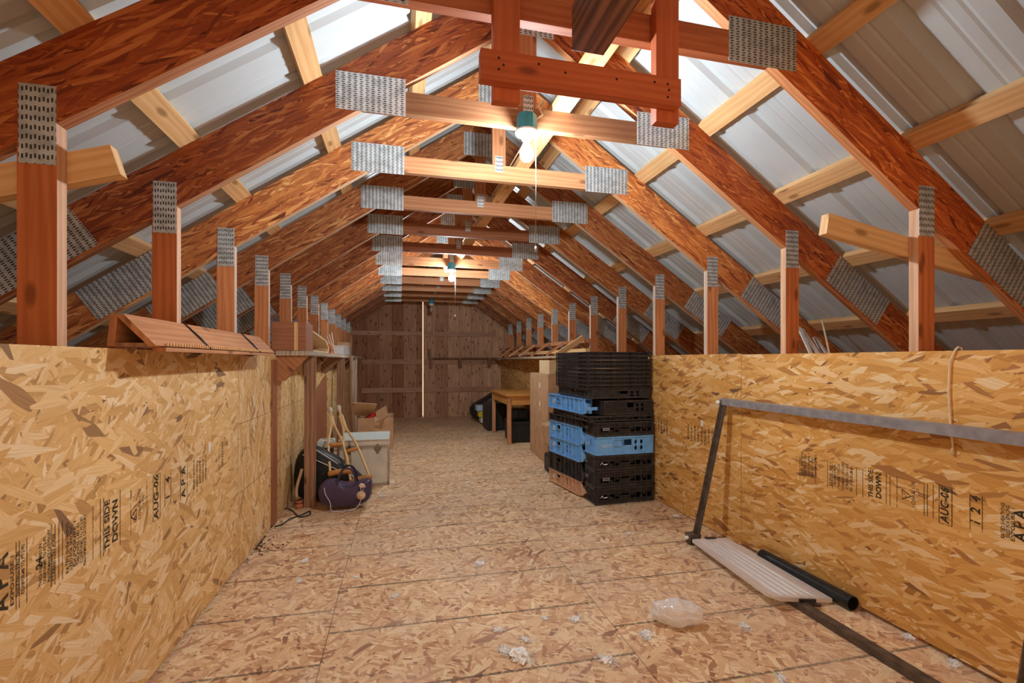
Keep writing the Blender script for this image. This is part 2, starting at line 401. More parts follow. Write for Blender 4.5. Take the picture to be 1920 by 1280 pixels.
# ------------------------------------------------------------------ dimensions
XL, XR, CX = -0.885, 2.106, 0.61
WH = 1.22; T = 0.012; YN, YF = -1.9, 9.85
SL = 0.683; EDGE = 1.493
TRUSS_Y = [1.527 + 0.693 * k for k in range(-1, 12)]
def zb(s): return 1.824 + (EDGE - s) * SL
def zt(s): return 3.078 - SL * s
ANG = math.atan(SL)

# ------------------------------------------------------------------ floor and walls
fl = MB().box((-3.3, YN, -0.02), (4.5, YF + 0.3, 0.0), (0, 1, 0)).build('floor', OSB_F); tag(fl, kind='structure')

def wall(name, x0, x1, joints, mat, grains):
    mb = MB(); js = [YN] + joints + [YF - 0.02]
    for i in range(len(js) - 1):
        mb.box((x0, js[i] + 0.002, 0.006 if i > 1 else 0.02), (x1, js[i + 1] - 0.002, WH - 0.006 * (i % 2)), (0, 1, 0) if not grains or grains[i] == 0 else (0, 0, 1))
    o = mb.build(name, mat); tag(o, kind='structure'); return o
wl = wall('wall_left', XL - T, XL, [0.48, 2.92, 4.14, 5.36, 7.8], OSB_L, [0, 0, 1, 1, 0, 0])
wr = wall('wall_right', XR, XR + T, [0.10, 2.54, 4.98, 7.42], OSB_R, None)

# printed sheet stamps ------------------------------------------------
def text_pts(s, size, shear=0, bold=0.0):
    cu = bpy.data.curves.new('t', 'FONT'); cu.body = s; cu.size = size; cu.shear = shear; cu.offset = bold
    cu.resolution_u = 2; cu.align_x = 'CENTER'; cu.align_y = 'CENTER'
    o = bpy.data.objects.new('t', cu); COL.objects.link(o); bpy.context.view_layer.update()
    me = bpy.data.meshes.new_from_object(o.evaluated_get(bpy.context.evaluated_depsgraph_get()))
    vs = [v.co.copy() for v in me.vertices]; fs = [tuple(p.vertices) for p in me.polygons]
    bpy.data.objects.remove(o); bpy.data.meshes.remove(me); bpy.data.curves.remove(cu)
    return vs, fs
class Stamp:
    "ink on a sheet: local u runs up the wall, local v towards the reader's left"
    def __init__(s, side): s.mb = MB(); s.side = side
    def P(s, y, z):
        x = XL + 0.0006 if s.side < 0 else XR - 0.0006
        return Vector((x, y, z))
    def text(s, string, y, z, size, bold=0.0, stretch=1.0, shear=0.0, narrow=1.0):
        vs, fs = text_pts(string, size, shear, bold)
        sg = -1 if s.side < 0 else 1
        s.mb.add([s.P(y + sg * v.y * narrow, z + v.x * stretch) for v in vs], fs)
    def bar(s, y, z0, z1, t=0.003):
        s.mb.add([s.P(y - t/2, z0), s.P(y + t/2, z0), s.P(y + t/2, z1), s.P(y - t/2, z1)], [(0, 1, 2, 3)])
    def hbar(s, y0, y1, z, t=0.002):
        s.mb.add([s.P(y0, z - t/2), s.P(y1, z - t/2), s.P(y1, z + t/2), s.P(y0, z + t/2)], [(0, 1, 2, 3)])
    def block(s, y, z, rows, pitch, length, size, words):
        for i in range(rows):
            s.text(words[i % len(words)], y + (i - (rows - 1) / 2) * pitch * (1 if s.side < 0 else -1), z + random.uniform(-.008, .008), size, stretch=length / (len(words[i % len(words)]) * size * 0.55), bold=size * 0.02)
    def tri(s, y, z, r):
        for a0, a1 in ((0, 1), (1, 2), (2, 0)):
            ps = [Vector((0, math.cos(2.094 * k) * r * (-1), math.sin(2.094 * k) * r)) for k in (a0, a1)]
            n = (ps[1] - ps[0]).normalized().cross(Vector((1, 0, 0))) * 0.002
            b = s.P(y, z)
            s.mb.add([b + ps[0] - n, b + ps[0] + n, b + ps[1] + n, b + ps[1] - n], [(0, 1, 2, 3)])
        s.text('LP', y, z, r * 0.8)
WORDS = ['RATED SHEATHING', 'SIZED FOR SPACING', 'EXPOSURE 1', 'THICKNESS 0.451 IN', 'CONFORMS TO PS 2-92', 'PERFORMANCE CATEGORY', 'STRENGTH AXIS', 'PRP-108 HUD-UM-40']
def yl(px): return on_x(px, 700, XL).y
def yr(px): return on_x(px, 700, XR).y
S = Stamp(-1); z0 = 0.665
S.text('WOOD', yl(417), z0 + 0.035, 0.035, 0.0008); S.bar(yl(411), z0 - .03, z0 + .07)
S.block(yl(375), z0 + .01, 5, 0.032, 0.12, 0.022, WORDS)
S.text('A P A', yl(344), z0, 0.055, 0.0015); S.bar(yl(338), z0 - .07, z0 + .07, .004); S.bar(yl(351), z0 - .07, z0 + .07, .003)
S.text('1   4', yl(315), z0 + .01, 0.05, 0.0012); S.bar(yl(309), z0 - .06, z0 + .07); S.bar(yl(320), z0 - .06, z0 + .07)
S.text('AUG-06', yl(293), z0, 0.048, 0.0015, shear=.15)
for p in (287, 300): S.bar(yl(p), z0 - .085, z0 + .085, .0035)
S.hbar(yl(287), yl(300), z0 + .085); S.hbar(yl(287), yl(300), z0 - .085)
S.tri(yl(252), z0 - .02, 0.022); S.text('LOBRA 108', yl(262), z0 + .01, 0.022); S.text('10.50', yl(268), z0 + .02, 0.016)
S.bar(yl(245), z0 - .08, z0 + .08, .002); S.bar(yl(275), z0 - .08, z0 + .08, .002)
S.text('THIS SIDE', yl(201), z0, 0.036, 0.0012); S.text('DOWN', yl(216), z0, 0.04, 0.0014)
for p in (188, 194, 225): S.bar(yl(p), z0 - .09, z0 + .09, .003)
S.block(yl(143), z0, 6, 0.0145, 0.13, 0.0165, WORDS); S.bar(yl(117), z0 - .08, z0 + .08, .002); S.bar(yl(174), z0 - .08, z0 + .08, .002)
S.block(yl(88), z0, 4, 0.015, 0.12, 0.014, WORDS[3:] + WORDS); S.text('24', yl(74), z0, 0.03, .001)
for p in (96, 103, 110): S.bar(yl(p), z0 - .08, z0 + .08, .0022)
S.block(yl(33), z0, 3, 0.016, 0.12, 0.014, WORDS[2:]); 
for p in (30, 36, 50): S.bar(yl(p), z0 - .08, z0 + .08, .0018)
S.text('A P A', yl(3), z0, 0.055, 0.0015)
for z in (0.815, 0.425):
    S.mb.box((XL + .0003, 2.93, z - .0012), (XL + .0006, 5.3, z + .0012))
o = S.mb.build('sheet_stamp', STAMP, wl); o['label'] = 'black printed grade stamps and guide lines on the left wall sheets'
S = Stamp(1); z0 = 0.60
S.block(yr(1517), z0 + .02, 5, 0.021, 0.12, 0.020, WORDS)
S.block(yr(1577), z0 + .01, 6, 0.022, 0.12, 0.020, WORDS[2:])
for p in (1500, 1508, 1529, 1552, 1561, 1606, 1618, 1662, 1669, 1682, 1733, 1739, 1750, 1819, 1842): S.bar(yr(p), z0 - .065, z0 + .07, .0025)
S.text('THIS SIDE', yr(1633), z0 + .01, 0.030, 0.001); S.text('DOWN', yr(1648), z0 + .01, 0.034, 0.0014)
S.tri(yr(1697), z0, 0.024); S.text('LOBRA 108', yr(1713), z0 + .01, 0.022); S.text('10.50', yr(1721), z0 + .02, 0.018)
S.text('AUG-06', yr(1772), z0, 0.040, 0.0015, shear=.15)
for p in (1761, 1785): S.bar(yr(p), z0 - .075, z0 + .075, .003)
S.hbar(yr(1761), yr(1785), z0 + .075); S.hbar(yr(1761), yr(1785), z0 - .075)
S.text('1  2  4', yr(1830), z0 + .01, 0.042, 0.0012, shear=.15)
S.block(yr(1890), z0, 3, 0.014, 0.12, 0.016, WORDS); S.text('A P A', yr(1914), z0, 0.046, 0.0015)
for p in (1243, 1300, 1326):
    S.block(yr(p), z0 + .04, 4, 0.04, 0.12, 0.03, WORDS[1:])
o = S.mb.build('sheet_stamp', STAMP, wr); o['label'] = 'black printed grade stamps on the right wall sheets'
# small paper labels stapled to the sheets
for px, py, X, nm in ((393, 838, XL + .001, wl), (1316, 793, XR - .001, wr)):
    p = on_x(px, py, X); MB().box((X - .0006, p.y - .012, p.z - .022), (X + .0006, p.y + .012, p.z + .022)).build('paper_label', WHITEINK, nm)

# far plank wall ------------------------------------------------------
wbk = MB(); random.seed(3)
x = -3.2; i = 0
slit = at(793, 700, YF).x
edges = []
while x < 4.4:
    wd = random.uniform(0.19, 0.27)
    nx = x + wd
    if x < slit < nx + 0.08: nx = slit - 0.008; edges.append((x, nx)); x = slit + 0.012; continue
    edges.append((x, nx)); x = nx + .007
planks = []
for a, b in edges:
    s0 = max(abs(a - CX), abs(b - CX)); s1 = min(abs(a - CX), abs(b - CX))
    if (a - CX) * (b - CX) < 0: s1 = 0
    za = zt(abs(a - CX)) - .01; zb_ = zt(abs(b - CX)) - .01
    if max(za, zb_) < 0.1: continue
    poly = [(a, 0.0), (b, 0.0), (b, max(zb_, .1)), (a, max(za, .1))]
    planks.append(poly)
root_wb = MB().prism(planks[0], YF + .03, YF + .055, (0, 0, 1)).build('wall_back', BARN); tag(root_wb, kind='structure')
for poly in planks[1:]:
    MB().prism(poly, YF + .03 + random.uniform(0, .004), YF + .055, (0, 0, 1)).build('plank', BARN, root_wb)
for (a0, b0), (a1, b1) in zip(edges, edges[1:]):
    if a1 - b0 > .01 or zt(abs(b0 - CX)) < .2: continue
    m_ = (a1 + b0) / 2; MB().box((m_ - .02, YF + .0595, 0), (m_ + .02, YF + .07, zt(abs(m_ - CX)) - .03), (0, 0, 1)).build('batten', BARN, root_wb)
for z, w_, a, b in ((1.735, .09, -.95, slit - .02), (1.735, .09, slit + .02, 2.02), (1.15, .10, -.75, slit - .02), (1.15, .1, slit + .02, 2.1), (0.57, .10, -.75, slit - .02), (0.57, .10, slit + .02, 1.98)):
    MB().box((a, YF + .002, z - w_ / 2), (b, YF + .03, z + w_ / 2), (1, 0, 0)).build('wall_rail', RAILW, root_wb)

# roof sheets ---------------------------------------------------------
def roof():
    prof = []   # (y, lift)
    y = YN
    while y < YF + 0.1:
        prof += [(y, 0), (y + .045, 0), (y + .055, .003), (y + .065, 0), (y + .095, 0), (y + .105, .003), (y + .115, 0), (y + .160, 0), (y + .180, .019), (y + .205, .019), (y + .225, 0)]
        y += 0.2286
    mb = MB()
    for sg in (-1, 1):
        nrm = Vector((sg * math.sin(ANG), 0, math.cos(ANG)))
        vs = []
        for (yy, h) in prof:
            for s in (0.0, 4.35):
                b = Vector((CX + sg * s, yy, zt(s) + 0.038 / math.cos(ANG) + 0.001)); vs.append(b + nrm * h * (1 if s else 1))
        n = len(prof)
        mb.add(vs, [(2*i, 2*i+1, 2*i+3, 2*i+2) for i in range(n - 1)], (sg * math.cos(ANG), 0, -math.sin(ANG)))
    return tag(mb.build('ceiling', METAL), kind='structure')
roof()
PS = [0.06, 0.504, 0.98, 1.46, 1.94, 2.42, 2.90, 3.38]
ORD = ['topmost', 'second', 'third', 'fourth', 'fifth', 'sixth', 'seventh', 'lowest']
for sg, side in ((-1, 'left'), (1, 'right')):
    for s, od in zip(PS, ORD):
        mb = MB(); L = YF + 0.02 - YN
        M = Matrix.Translation((CX + sg * s, YN, zt(s))) @ Matrix.Rotation(sg * ANG, 4, 'Y')
        mb.box((-0.044, 0, 0.0005), (0.044, L, 0.038), (0, 1, 0), M)
        one(mb, 'roof_purlin', PINE, f'pale pine purlin under the steel roof, {od} below the ridge on the {side} slope', 'roof purlin', 'purlins under the roof sheets')

# trusses -------------------------------------------------------------
def plate_box(mb, corners, y, t=0.0018):
    "a thin plate on the front face; corners (x,z) ccw, first edge gives the long direction"
    c = [Vector((p[0], 0, p[1])) for p in corners]
    vs = [Vector((p.x, y - t, p.z)) for p in c] + [Vector((p.x, y, p.z)) for p in c]
    mb.add(vs, [(0,1,2,3),(7,6,5,4),(0,4,5,1),(1,5,6,2),(2,6,7,3),(3,7,4,0)], (c[1] - c[0]) if (c[1] - c[0]).length > (c[2] - c[1]).length else (c[2] - c[1]))
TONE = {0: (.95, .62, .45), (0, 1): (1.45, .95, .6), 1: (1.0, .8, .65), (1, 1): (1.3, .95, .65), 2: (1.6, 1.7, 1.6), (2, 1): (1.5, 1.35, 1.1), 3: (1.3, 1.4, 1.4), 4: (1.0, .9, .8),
        5: (.95, .8, .75), 6: (1.1, 1.0, .9), 7: (1.6, 1.6, 1.45), 8: (1.2, 1.1, 1.0), 9: (1.0, .9, .85), 10: (.9, .85, .8), 11: (.8, .75, .7)}   # own lumber batch per truss; right-side entries paint in the light there
def truss(i, Y):
    k = i - 1
    names = {-1: 'roof truss directly above the camera', 0: 'nearest roof truss, red brown, with scab boards on its uprights', 1: 'roof truss whose collar tie carries the nearer lit bulb',
             6: 'roof truss whose collar tie carries the farther lit bulb', 11: 'last roof truss, against the plank end wall', 10: 'roof truss beside the unlit far lamp'}
    nth = ['', 'first', 'second', 'third roof truss from the front, pale collar tie with a knot', 'fourth roof truss from the front, two behind the nearer bulb', 'fifth roof truss from the front, dark collar tie', 'sixth roof truss from the front, darkest collar tie, just before the farther bulb', '', 'eighth roof truss from the front, just behind the farther bulb', 'ninth roof truss from the front', 'tenth roof truss from the front', '', '']
    lab = names.get(k) or nth[k + 1]
    t = thing('roof_truss', lab, 'roof truss', (CX, Y, 0), 'roof trusses'); h = 0.019
    def P(x): return x - CX
    for sg in (-1, 1):
        a = Vector((0, 0, 0)); poly = [(0, zb(0)), (sg * 3.75, zb(3.75)), (sg * 3.75, zt(3.75) - .001), (0, zt(0) - .001)]
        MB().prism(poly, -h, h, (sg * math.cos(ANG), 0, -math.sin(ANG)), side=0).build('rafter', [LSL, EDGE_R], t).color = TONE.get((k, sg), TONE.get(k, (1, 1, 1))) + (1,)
        # upright stud behind the wall sheet
        x0, x1 = EDGE + T + 0.003, EDGE + T + 0.092
        MB().prism([(sg * x0, 0.001), (sg * x1, 0.001), (sg * x1, zb(x1) - .001), (sg * x0, zb(x0) - .001)], -h, h, (0, 0, 1), side=3).build('stud', [STUD, EDGE_LIT], t).color = ((1.05, .85, .7) if k < 2 else (1, 1, 1)) + (1,)
        mb = MB(); e = sorted((sg * (x0 + .001), sg * (x1 - .004)))
        plate_box(mb, [(e[0], 1.70), (e[1], 1.70), (e[1], 1.912), (e[0], 1.912)], -h)
        mb.build('nail_plate', PLATE, t)
        mb = MB(); s0, s1 = 1.776, 2.147; q = 0.012
        cs = [(sg * (s0 + q * .5), zb(s0) + .01), (sg * (s1 + q * .5), zb(s1) + .01), (sg * (s1 + .11), zt(s1 + .11) - .004), (sg * (s0 + .11), zt(s0 + .11) - .004)]
        if sg < 0: cs = [cs[1], cs[0], cs[3], cs[2]]
        plate_box(mb, cs, -h); mb.build('nail_plate', PLATE, t)
        mb = MB(); e = sorted((sg * 0.585, sg * 0.888))
        plate_box(mb, [(e[0], 2.297), (e[1], 2.297), (e[1], 2.467), (e[0], 2.467)], -h); mb.build('nail_plate', PLATE, t)
    sA = EDGE - (2.312 - 1.824) / SL; sB = EDGE - (2.412 - 1.824) / SL
    MB().prism([(-sA + .001, 2.312), (sA - .001, 2.312), (sB - .001, 2.412), (-sB + .001, 2.412)], -h, h).build('collar_tie', FIR, t).color = {0: (.9, .6, .5), 1: (.5, .5, .5), 2: (1.05, 1.1, 1.1), 3: (.85, .85, .85), 4: (.75, .65, .6), 5: (.6, .45, .42)}.get(k, (1, 1, 1)) + (1,)
    MB().prism([(-.042, 2.413), (.042, 2.413), (.042, zb(.042) - .001), (0, zb(0) - .001), (-.042, zb(.042) - .001)], -h, h, (0, 0, 1)).build('king_post', FIR, t)
    mb = MB(); plate_box(mb, [(-.13, 2.765), (.13, 2.765), (.13, 2.945), (-.13, 2.945)], -h); mb.build('nail_plate', PLATE, t)
    mb = MB(); plate_box(mb, [(-.025, 2.37), (.025, 2.37), (.025, 2.47), (-.025, 2.47)], -h); mb.build('nail_plate', PLATE, t)
for i, Y in enumerate(TRUSS_Y): truss(i, Y)
Y0 = 1.527
# diagonal bracing lying on the collar ties
one(MB().bar((0.80, 1.40, 2.412 + .0195), (0.685, 6.0, 2.412 + .0195), 0.089, 0.037), 'brace_board', PINE, 'pale board lying lengthwise across the collar ties beside the king posts', 'brace')
# scab boards at the nearest truss
one(MB().bar((2.80, Y0 + .039, 1.545), (1.695, Y0 + .039, 1.735), 0.037, 0.085), 'scab_board', PINE, 'knotty pale pine board nailed slantwise behind the nearest right upright', 'board')
one(MB().bar((-1.25, Y0 + .039, 1.60), (-0.785, Y0 + .039, 1.745), 0.037, 0.085), 'scab_board', PINE, 'short pale pine board nailed slantwise behind the nearest left upright', 'board')

# hanger frame and dark timber overhead --------------------------------
yf = Y0 - .019
hx = (0.335, 0.915)
for x, top, lb in ((hx[0], 2.66, 'left red wooden hanger hanging from the nearest truss beside the dark timber'), (hx[1], 2.62, 'right orange wooden hanger hanging from the nearest truss')):
    one(MB().box((x - .044, yf - .041, 2.012), (x + .044, yf - .003, top), (0, 0, 1)), 'hanger_board', REDFIR, lb, 'hanger board', bevel=.0015)
mb = MB().box((0.243, yf - .081, 2.052), (0.942, yf - .042, 2.145), (1, 0, 0))
cp_ = thing('cross_board', 'red cross board nailed level across the two hangers', 'board', (0.6, yf - .06, 2.05))
mb.build('plank', REDFIR, cp_, bevel=.0015); 
for x, z in ((.30, 2.12), (.315, 2.10), (.30, 2.085), (.43, 2.12), (.52, 2.105), (.70, 2.11), (.89, 2.12), (.895, 2.10), (.89, 2.075), (.84, 2.12)):
    MB().lathe([(0, 0), (.004, 0), (.004, .0015), (0, .0015)], 8, Matrix.Translation((x, yf - .081, z)) @ Matrix.Rotation(R(90), 4, 'X')).build('nail_head', INK, cp_)
finish(cp_)
one(MB().box((0.535, -1.2, 2.168), (0.645, 1.41, 2.311), (0, 1, 0)), 'timber_beam', TREATED, 'dark stained timber beam end resting above the red cross board', 'beam', bevel=.003)

# lamps ---------------------------------------------------------------
def lamp(x, y, ztop, lit, label, glow=None):
    t = thing('ceiling_lamp', label, 'lamp', (x, y, ztop), 'lamps on the collar ties')
    mb = MB(); n = 16
    vs = []
    for zz, rr in ((0, .044), (-.004, .048), (-.075, .050), (-.078, .046)):
        for k in range(n):
            a = 2 * math.pi * k / n; q = rr * (1 if k % 2 else 0.93); vs.append((q * math.cos(a), q * math.sin(a), zz))
    fs = [tuple(range(n))] + [(j*n+k, (j+1)*n+k, (j+1)*n+(k+1) % n, j*n+(k+1) % n) for j in range(3) for k in range(n)]
    mb.add(vs, fs); mb.build('junction_box', TEAL, t)
    MB().lathe([(.0, -.0785), (.056, -.0785), (.057, -.085), (.050, -.093), (.026, -.098), (.022, -.118), (.0, -.118)], 24).build('lamp_holder', PORC, t)
    bu = MB().lathe([(.013, -.119), (.014, -.135), (.022, -.150), (.031, -.168), (.034, -.185), (.030, -.203), (.018, -.216), (0.0005, -.220)], 12).build('bulb', (glow or GLOW) if lit else GLASS, t)
    MB().lathe([(.0, -.118), (.0135, -.118), (.0135, -.133), (.0, -.133)], 12).build('bulb_base', BRASS, bu)
    mb = MB().tube([(.045, 0, -.09), (.046, .0, -.30), (.044, 0, -.62)], .0013, 6); mb.lathe([(0, -.62), (.005, -.625), (.006, -.645), (0, -.65)], 8, Matrix.Translation((.044, 0, 0)))
    mb.build('pull_string', STRING, t)
    return t
YC = 1.527 + .693 - .019 - .052
lamp(0.588, YC, 2.345, True, 'lit bare bulb under a teal box, nearer of the two burning')
lamp(0.600, 1.527 + .693 * 6 - .071, 2.345, True, 'lit bare bulb under a teal box, farther of the two burning')
lamp(0.590, 1.527 + .693 * 11 - .071, 2.345, False, 'unlit bulb with teal box near the plank end wall')
lamp(0.86, -1.15, 2.28, True, 'warm bulb over the attic behind the camera', GLOW_BACK)
mb = MB()
pts = [(0.63, YC + .03, 2.335), (0.68, YC + .04, 2.38), (0.66, YC + .06, 2.43), (0.70, YC + .08, 2.475), (0.72, YC + .6, 2.476), (0.70, YC + 2, 2.476), (0.64, YC + 3.6, 2.476)]
one(mb.tube(pts, .004, 6), 'electric_cable', CORD, 'thin pale cable running from the nearer lamp along the brace board', 'cable')

# ------------------------------------------------------------------ left side: trough, shelf, goods
# wooden trough on the left wall head
tr = thing('wooden_trough', 'long boxed wooden trough with black ties lying on top of the left wall', 'trough', (-0.85, 1.75, WH))
ya, yb = 1.74, 3.18
mb = MB(); g = (0, 1, 0)
mb.prism([(-.905, WH + .001), (-.895, WH + .10), (-.875, WH + .10), (-.885, WH + .001)], ya, yb, g)
mb.build('back_board', FIR, tr)
MB().prism([(-.874, WH + .098), (-.856, WH + .105), (-.765, WH + .004), (-.785, WH + .001)], ya - .01, yb + .02, g).build('face_board', FIR, tr)
MB().prism([(-.884, WH + .001), (-.79, WH + .001), (-.79, WH + .013), (-.884, WH + .013)], ya + .01, yb, g).build('bottom_board', BROWNWOOD, tr)
MB().box((-.80, ya + .05, WH - .014), (-.762, yb - .02, WH)).build('batten', FIR, tr)
for yy in (2.16, 2.86):
    MB().tube([(-.858, yy, WH + .109), (-.80, yy + .004, WH + .050), (-.758, yy, WH + .004), (-.80, yy, WH - .018), (-.884, yy, WH - .004)], .004, 6).build('tie', BLACKP, tr)
mb = MB()
for q in range(60):
    yy = ya + .06 + q * .022; mb.box((-.7655, yy, WH + .004), (-.7615, yy + .008, WH + .016))
mb.build('notch_strip', PINE, tr)
finish(tr)

SHX = -0.66; ZS = 1.212
sh = thing('wooden_shelf', 'long grey-edged wooden shelf along the left wall, propped on posts', 'shelf', (XL, 3.72, 0))
MB().box((XL + .002, 3.72, ZS), (SHX, 8.7, ZS + .036), (0, 1, 0)).build('shelf_board', GREYWOOD, sh, bevel=.002)
for yy, x, m in ((4.03, -.70, BROWNWOOD), (6.02, -.70, BROWNWOOD), (7.75, -.70, GREYWOOD)):
    MB().box((x - .045, yy - .019, .001), (x + .040, yy + .019, ZS - .001), (0, 0, 1)).build('post', m, sh, bevel=.002)
for yy in (3.76, 4.75, 5.75, 6.8, 7.9):
    MB().prism([(XL + .002, ZS - .001), (SHX - .005, ZS - .001), (XL + .055, ZS - .185), (XL + .002, ZS - .185)], yy - .019, yy + .019, (1, 0, -1)).build('bracket', BROWNWOOD if yy > 4 else FIR, sh)
finish(sh)
one(MB().box((XL + .001, 3.60, .001), (XL + .013, 3.715, ZS - .03), (0, 0, 1)), 'wood_batten', BOXWOOD, 'narrow brown upright batten on the left wall below the shelf end', 'batten')
ZT = ZS + .037
bx = thing('wooden_box', 'reddish plywood box with a pale strip at the near end of the shelf', 'box', (-.79, 3.8, ZT))
MB().box((XL - .03, 3.73, ZT), (-.680, 4.02, ZT + .212), (1, 0, 0)).build('body', BOXWOOD, bx, bevel=.003)
MB().box((-.760, 3.7285, ZT + .002), (-.735, 3.730, ZT + .21), (0, 0, 1)).build('strip', PINE, bx); finish(bx)
# folded card, bricks, sticks, tub
one(MB().prism([(4.06, ZT), (4.9, ZT + .001), (4.95, ZT + .05), (4.75, ZT + .12), (4.06, ZT + .17), (4.06, ZT + .155), (4.72, ZT + .11), (4.9, ZT + .05), (4.85, ZT + .012), (4.06, ZT + .012)], -.88, -.685, (0, 1, 0), 'x'), 'folded_board', CARDL, 'folded tan cardboard sheet lying behind the wooden box', 'cardboard')
for q, (dx, h) in enumerate(((0, 0), (.004, .031), (-.004, .062))):
    one(MB().box((-.80 + dx, 5.08, ZT + h), (-.69 + dx, 5.28, ZT + h + .029)), 'brick', BRICK, f'red-brown slab on the left shelf, {["bottom", "middle", "top"][q]} of its stack', 'brick', 'stacked slabs on the shelf', bevel=.004)
one(MB().bar((-.84, 5.35, ZT + .14), (-.82, 6.0, ZT + .01), .12, .012), 'wood_offcut', PINE, 'pale board offcut leaning behind the stacked slabs', 'board')
for q in range(3):
    a = Vector((-.705 - .012 * q, 5.48 + .05 * q, ZT + .005)); b = a + Vector((-.045 - .02 * q, .12, .24 - .02 * q))
    one(MB().tube([a, b], .005, 8), 'wooden_stick', CREAM, ['front', 'middle', 'rear'][q] + ' pale stick leaning up from the shelf beside the slabs', 'stick', 'sticks on the shelf')
tb = thing('plastic_tub', 'clear plastic tub holding a terracotta block at the far shelf end', 'tub', (-.77, 6.2, ZT))
for lo, hi in (((-.87, 6.12, ZT), (-.675, 6.7, ZT + .004)), ((-.87, 6.12, ZT), (-.866, 6.7, ZT + .115)), ((-.679, 6.12, ZT), (-.675, 6.7, ZT + .115)), ((-.87, 6.12, ZT), (-.675, 6.124, ZT + .115)), ((-.87, 6.696, ZT), (-.675, 6.7, ZT + .115))):
    MB().box(lo, hi).build('wall', FILM, tb)
mb = MB(); 
for a, b in (((-.877, 6.113), (-.668, 6.123)), ((-.877, 6.697), (-.668, 6.707)), ((-.877, 6.123), (-.867, 6.697)), ((-.678, 6.123), (-.668, 6.697))): mb.box((a[0], a[1], ZT + .108), (b[0], b[1], ZT + .116))
mb.build('rim', FROST, tb); finish(tb)
one(MB().box((-.845, 6.15, ZT + .032), (-.70, 6.45, ZT + .10)), 'terracotta_block', BRICK, 'terracotta block inside the clear tub', 'brick', bevel=.006)
one(MB().box((-.85, 6.14, ZT + .005), (-.70, 6.5, ZT + .031)), 'wood_block', PINE, 'pale wood block under the terracotta block in the tub', 'block', bevel=.002)
one(MB().lathe([(0, 0), (.05, 0), (.058, .02), (.058, .07), (.03, .10), (.03, .115), (0, .115)], 20, Matrix.Translation((-.74, 6.86, ZT))), 'glass_jar', GLASS, 'squat clear glass jar on the shelf behind the tub', 'jar')
one(MB().box((-.87, 7.05, ZT), (-.72, 7.4, ZT + .19)), 'cardboard_box', CARD, 'small brown cardboard box on the far part of the left shelf', 'box', bevel=.002)

one(MB().prism([(5.0, .001), (6.0, .001), (6.0, 1.0), (5.0, .78)], -.875, -.858, (0, 0, 1), 'x'), 'shade_panel', BOXWOOD, 'dark reddish panel added for the shade on the left wall under the shelf, behind the crutches', 'panel')  # added sheet standing in for shade on the wall below the shelf
# leaning pole
one(MB().tube([(-.585, 6.28, 0.01), (-.628, 6.50, 1.24)], [.028, .024], 12), 'wooden_pole', BROWNWOOD, 'dark brown pole leaning against the left shelf above the trunk', 'pole')

# white trunk
tk = thing('storage_chest', 'off-white painted trunk with metal edges and latches on the floor', 'trunk', (-.31, 4.6, 0))
x0, x1, y0, y1, hh = -.56, -.105, 4.60, 5.12, .43
MB().box((x0, y0, .004), (x1, y1, hh - .07)).build('body', TRUNK, tk, bevel=.004)
MB().box((x0 - .002, y0 - .002, hh - .066), (x1 + .002, y1 + .002, hh - .004)).build('lid', TRUNK, tk, bevel=.004)
MB().box((x0 + .005, y0 + .005, hh - .0045), (x1 - .005, y1 - .005, hh - .001)).build('lid_top', TRUNKLID, tk)
e = .018; q = .004
for xx in (x0 - q, x1 - e + q):
    MB().box((xx, y0 - q, 0), (xx + e, y0 - q + .003, hh - .07)).build('edge_trim', TRIMM, tk)
mb = MB()
for xx in (x1 + q - .003, ):
    mb.box((xx, y0 - q, 0), (xx + .003, y0 + e, hh - .07)); mb.box((xx, y1 - e, 0), (xx + .003, y1 + q, hh - .07))
mb.build('side_trim', TRIMM, tk)
MB().box((x0 + .02, y0 - q, .0), (x1 - .02, y0 - q + .003, .018)).build('edge_trim', TRIMM, tk); mb = MB(); mb.box((x0, y0 - q - .001, hh - .066), (x1, y0 - q + .002, hh - .05)); mb.box((x0, y0 - q - .001, hh - .016), (x1, y0 - q + .002, hh - .002))
mb.box((x0, y0 - q - .001, hh - .088), (x1, y0 - q + .002, hh - .072))
mb.build('rim_trim', TRIMM, tk)
for xx in (x0 + .10, x1 - .10):
    mb = MB().box((xx - .02, y0 - .011, hh - .11), (xx + .02, y0 - .004, hh - .075)); mb.box((xx - .010, y0 - .014, hh - .13), (xx + .010, y0 - .006, hh - .045))
    mb.tube([(xx - .026, y0 - .010, hh - .10), (xx - .03, y0 - .012, hh - .07), (xx, y0 - .014, hh - .062), (xx + .03, y0 - .012, hh - .07), (xx + .026, y0 - .010, hh - .10)], .003, 6)
    mb.build('latch', BRASS, tk)
mb = MB()
for xx in (x0 - q - .001, x1 - .02 + q + .001): mb.box((xx, y0 - q - .002, -.0), (xx + .02, y0 - q + .002, .03)); 
mb.build('corner_cap', BRASS, tk)
finish(tk)

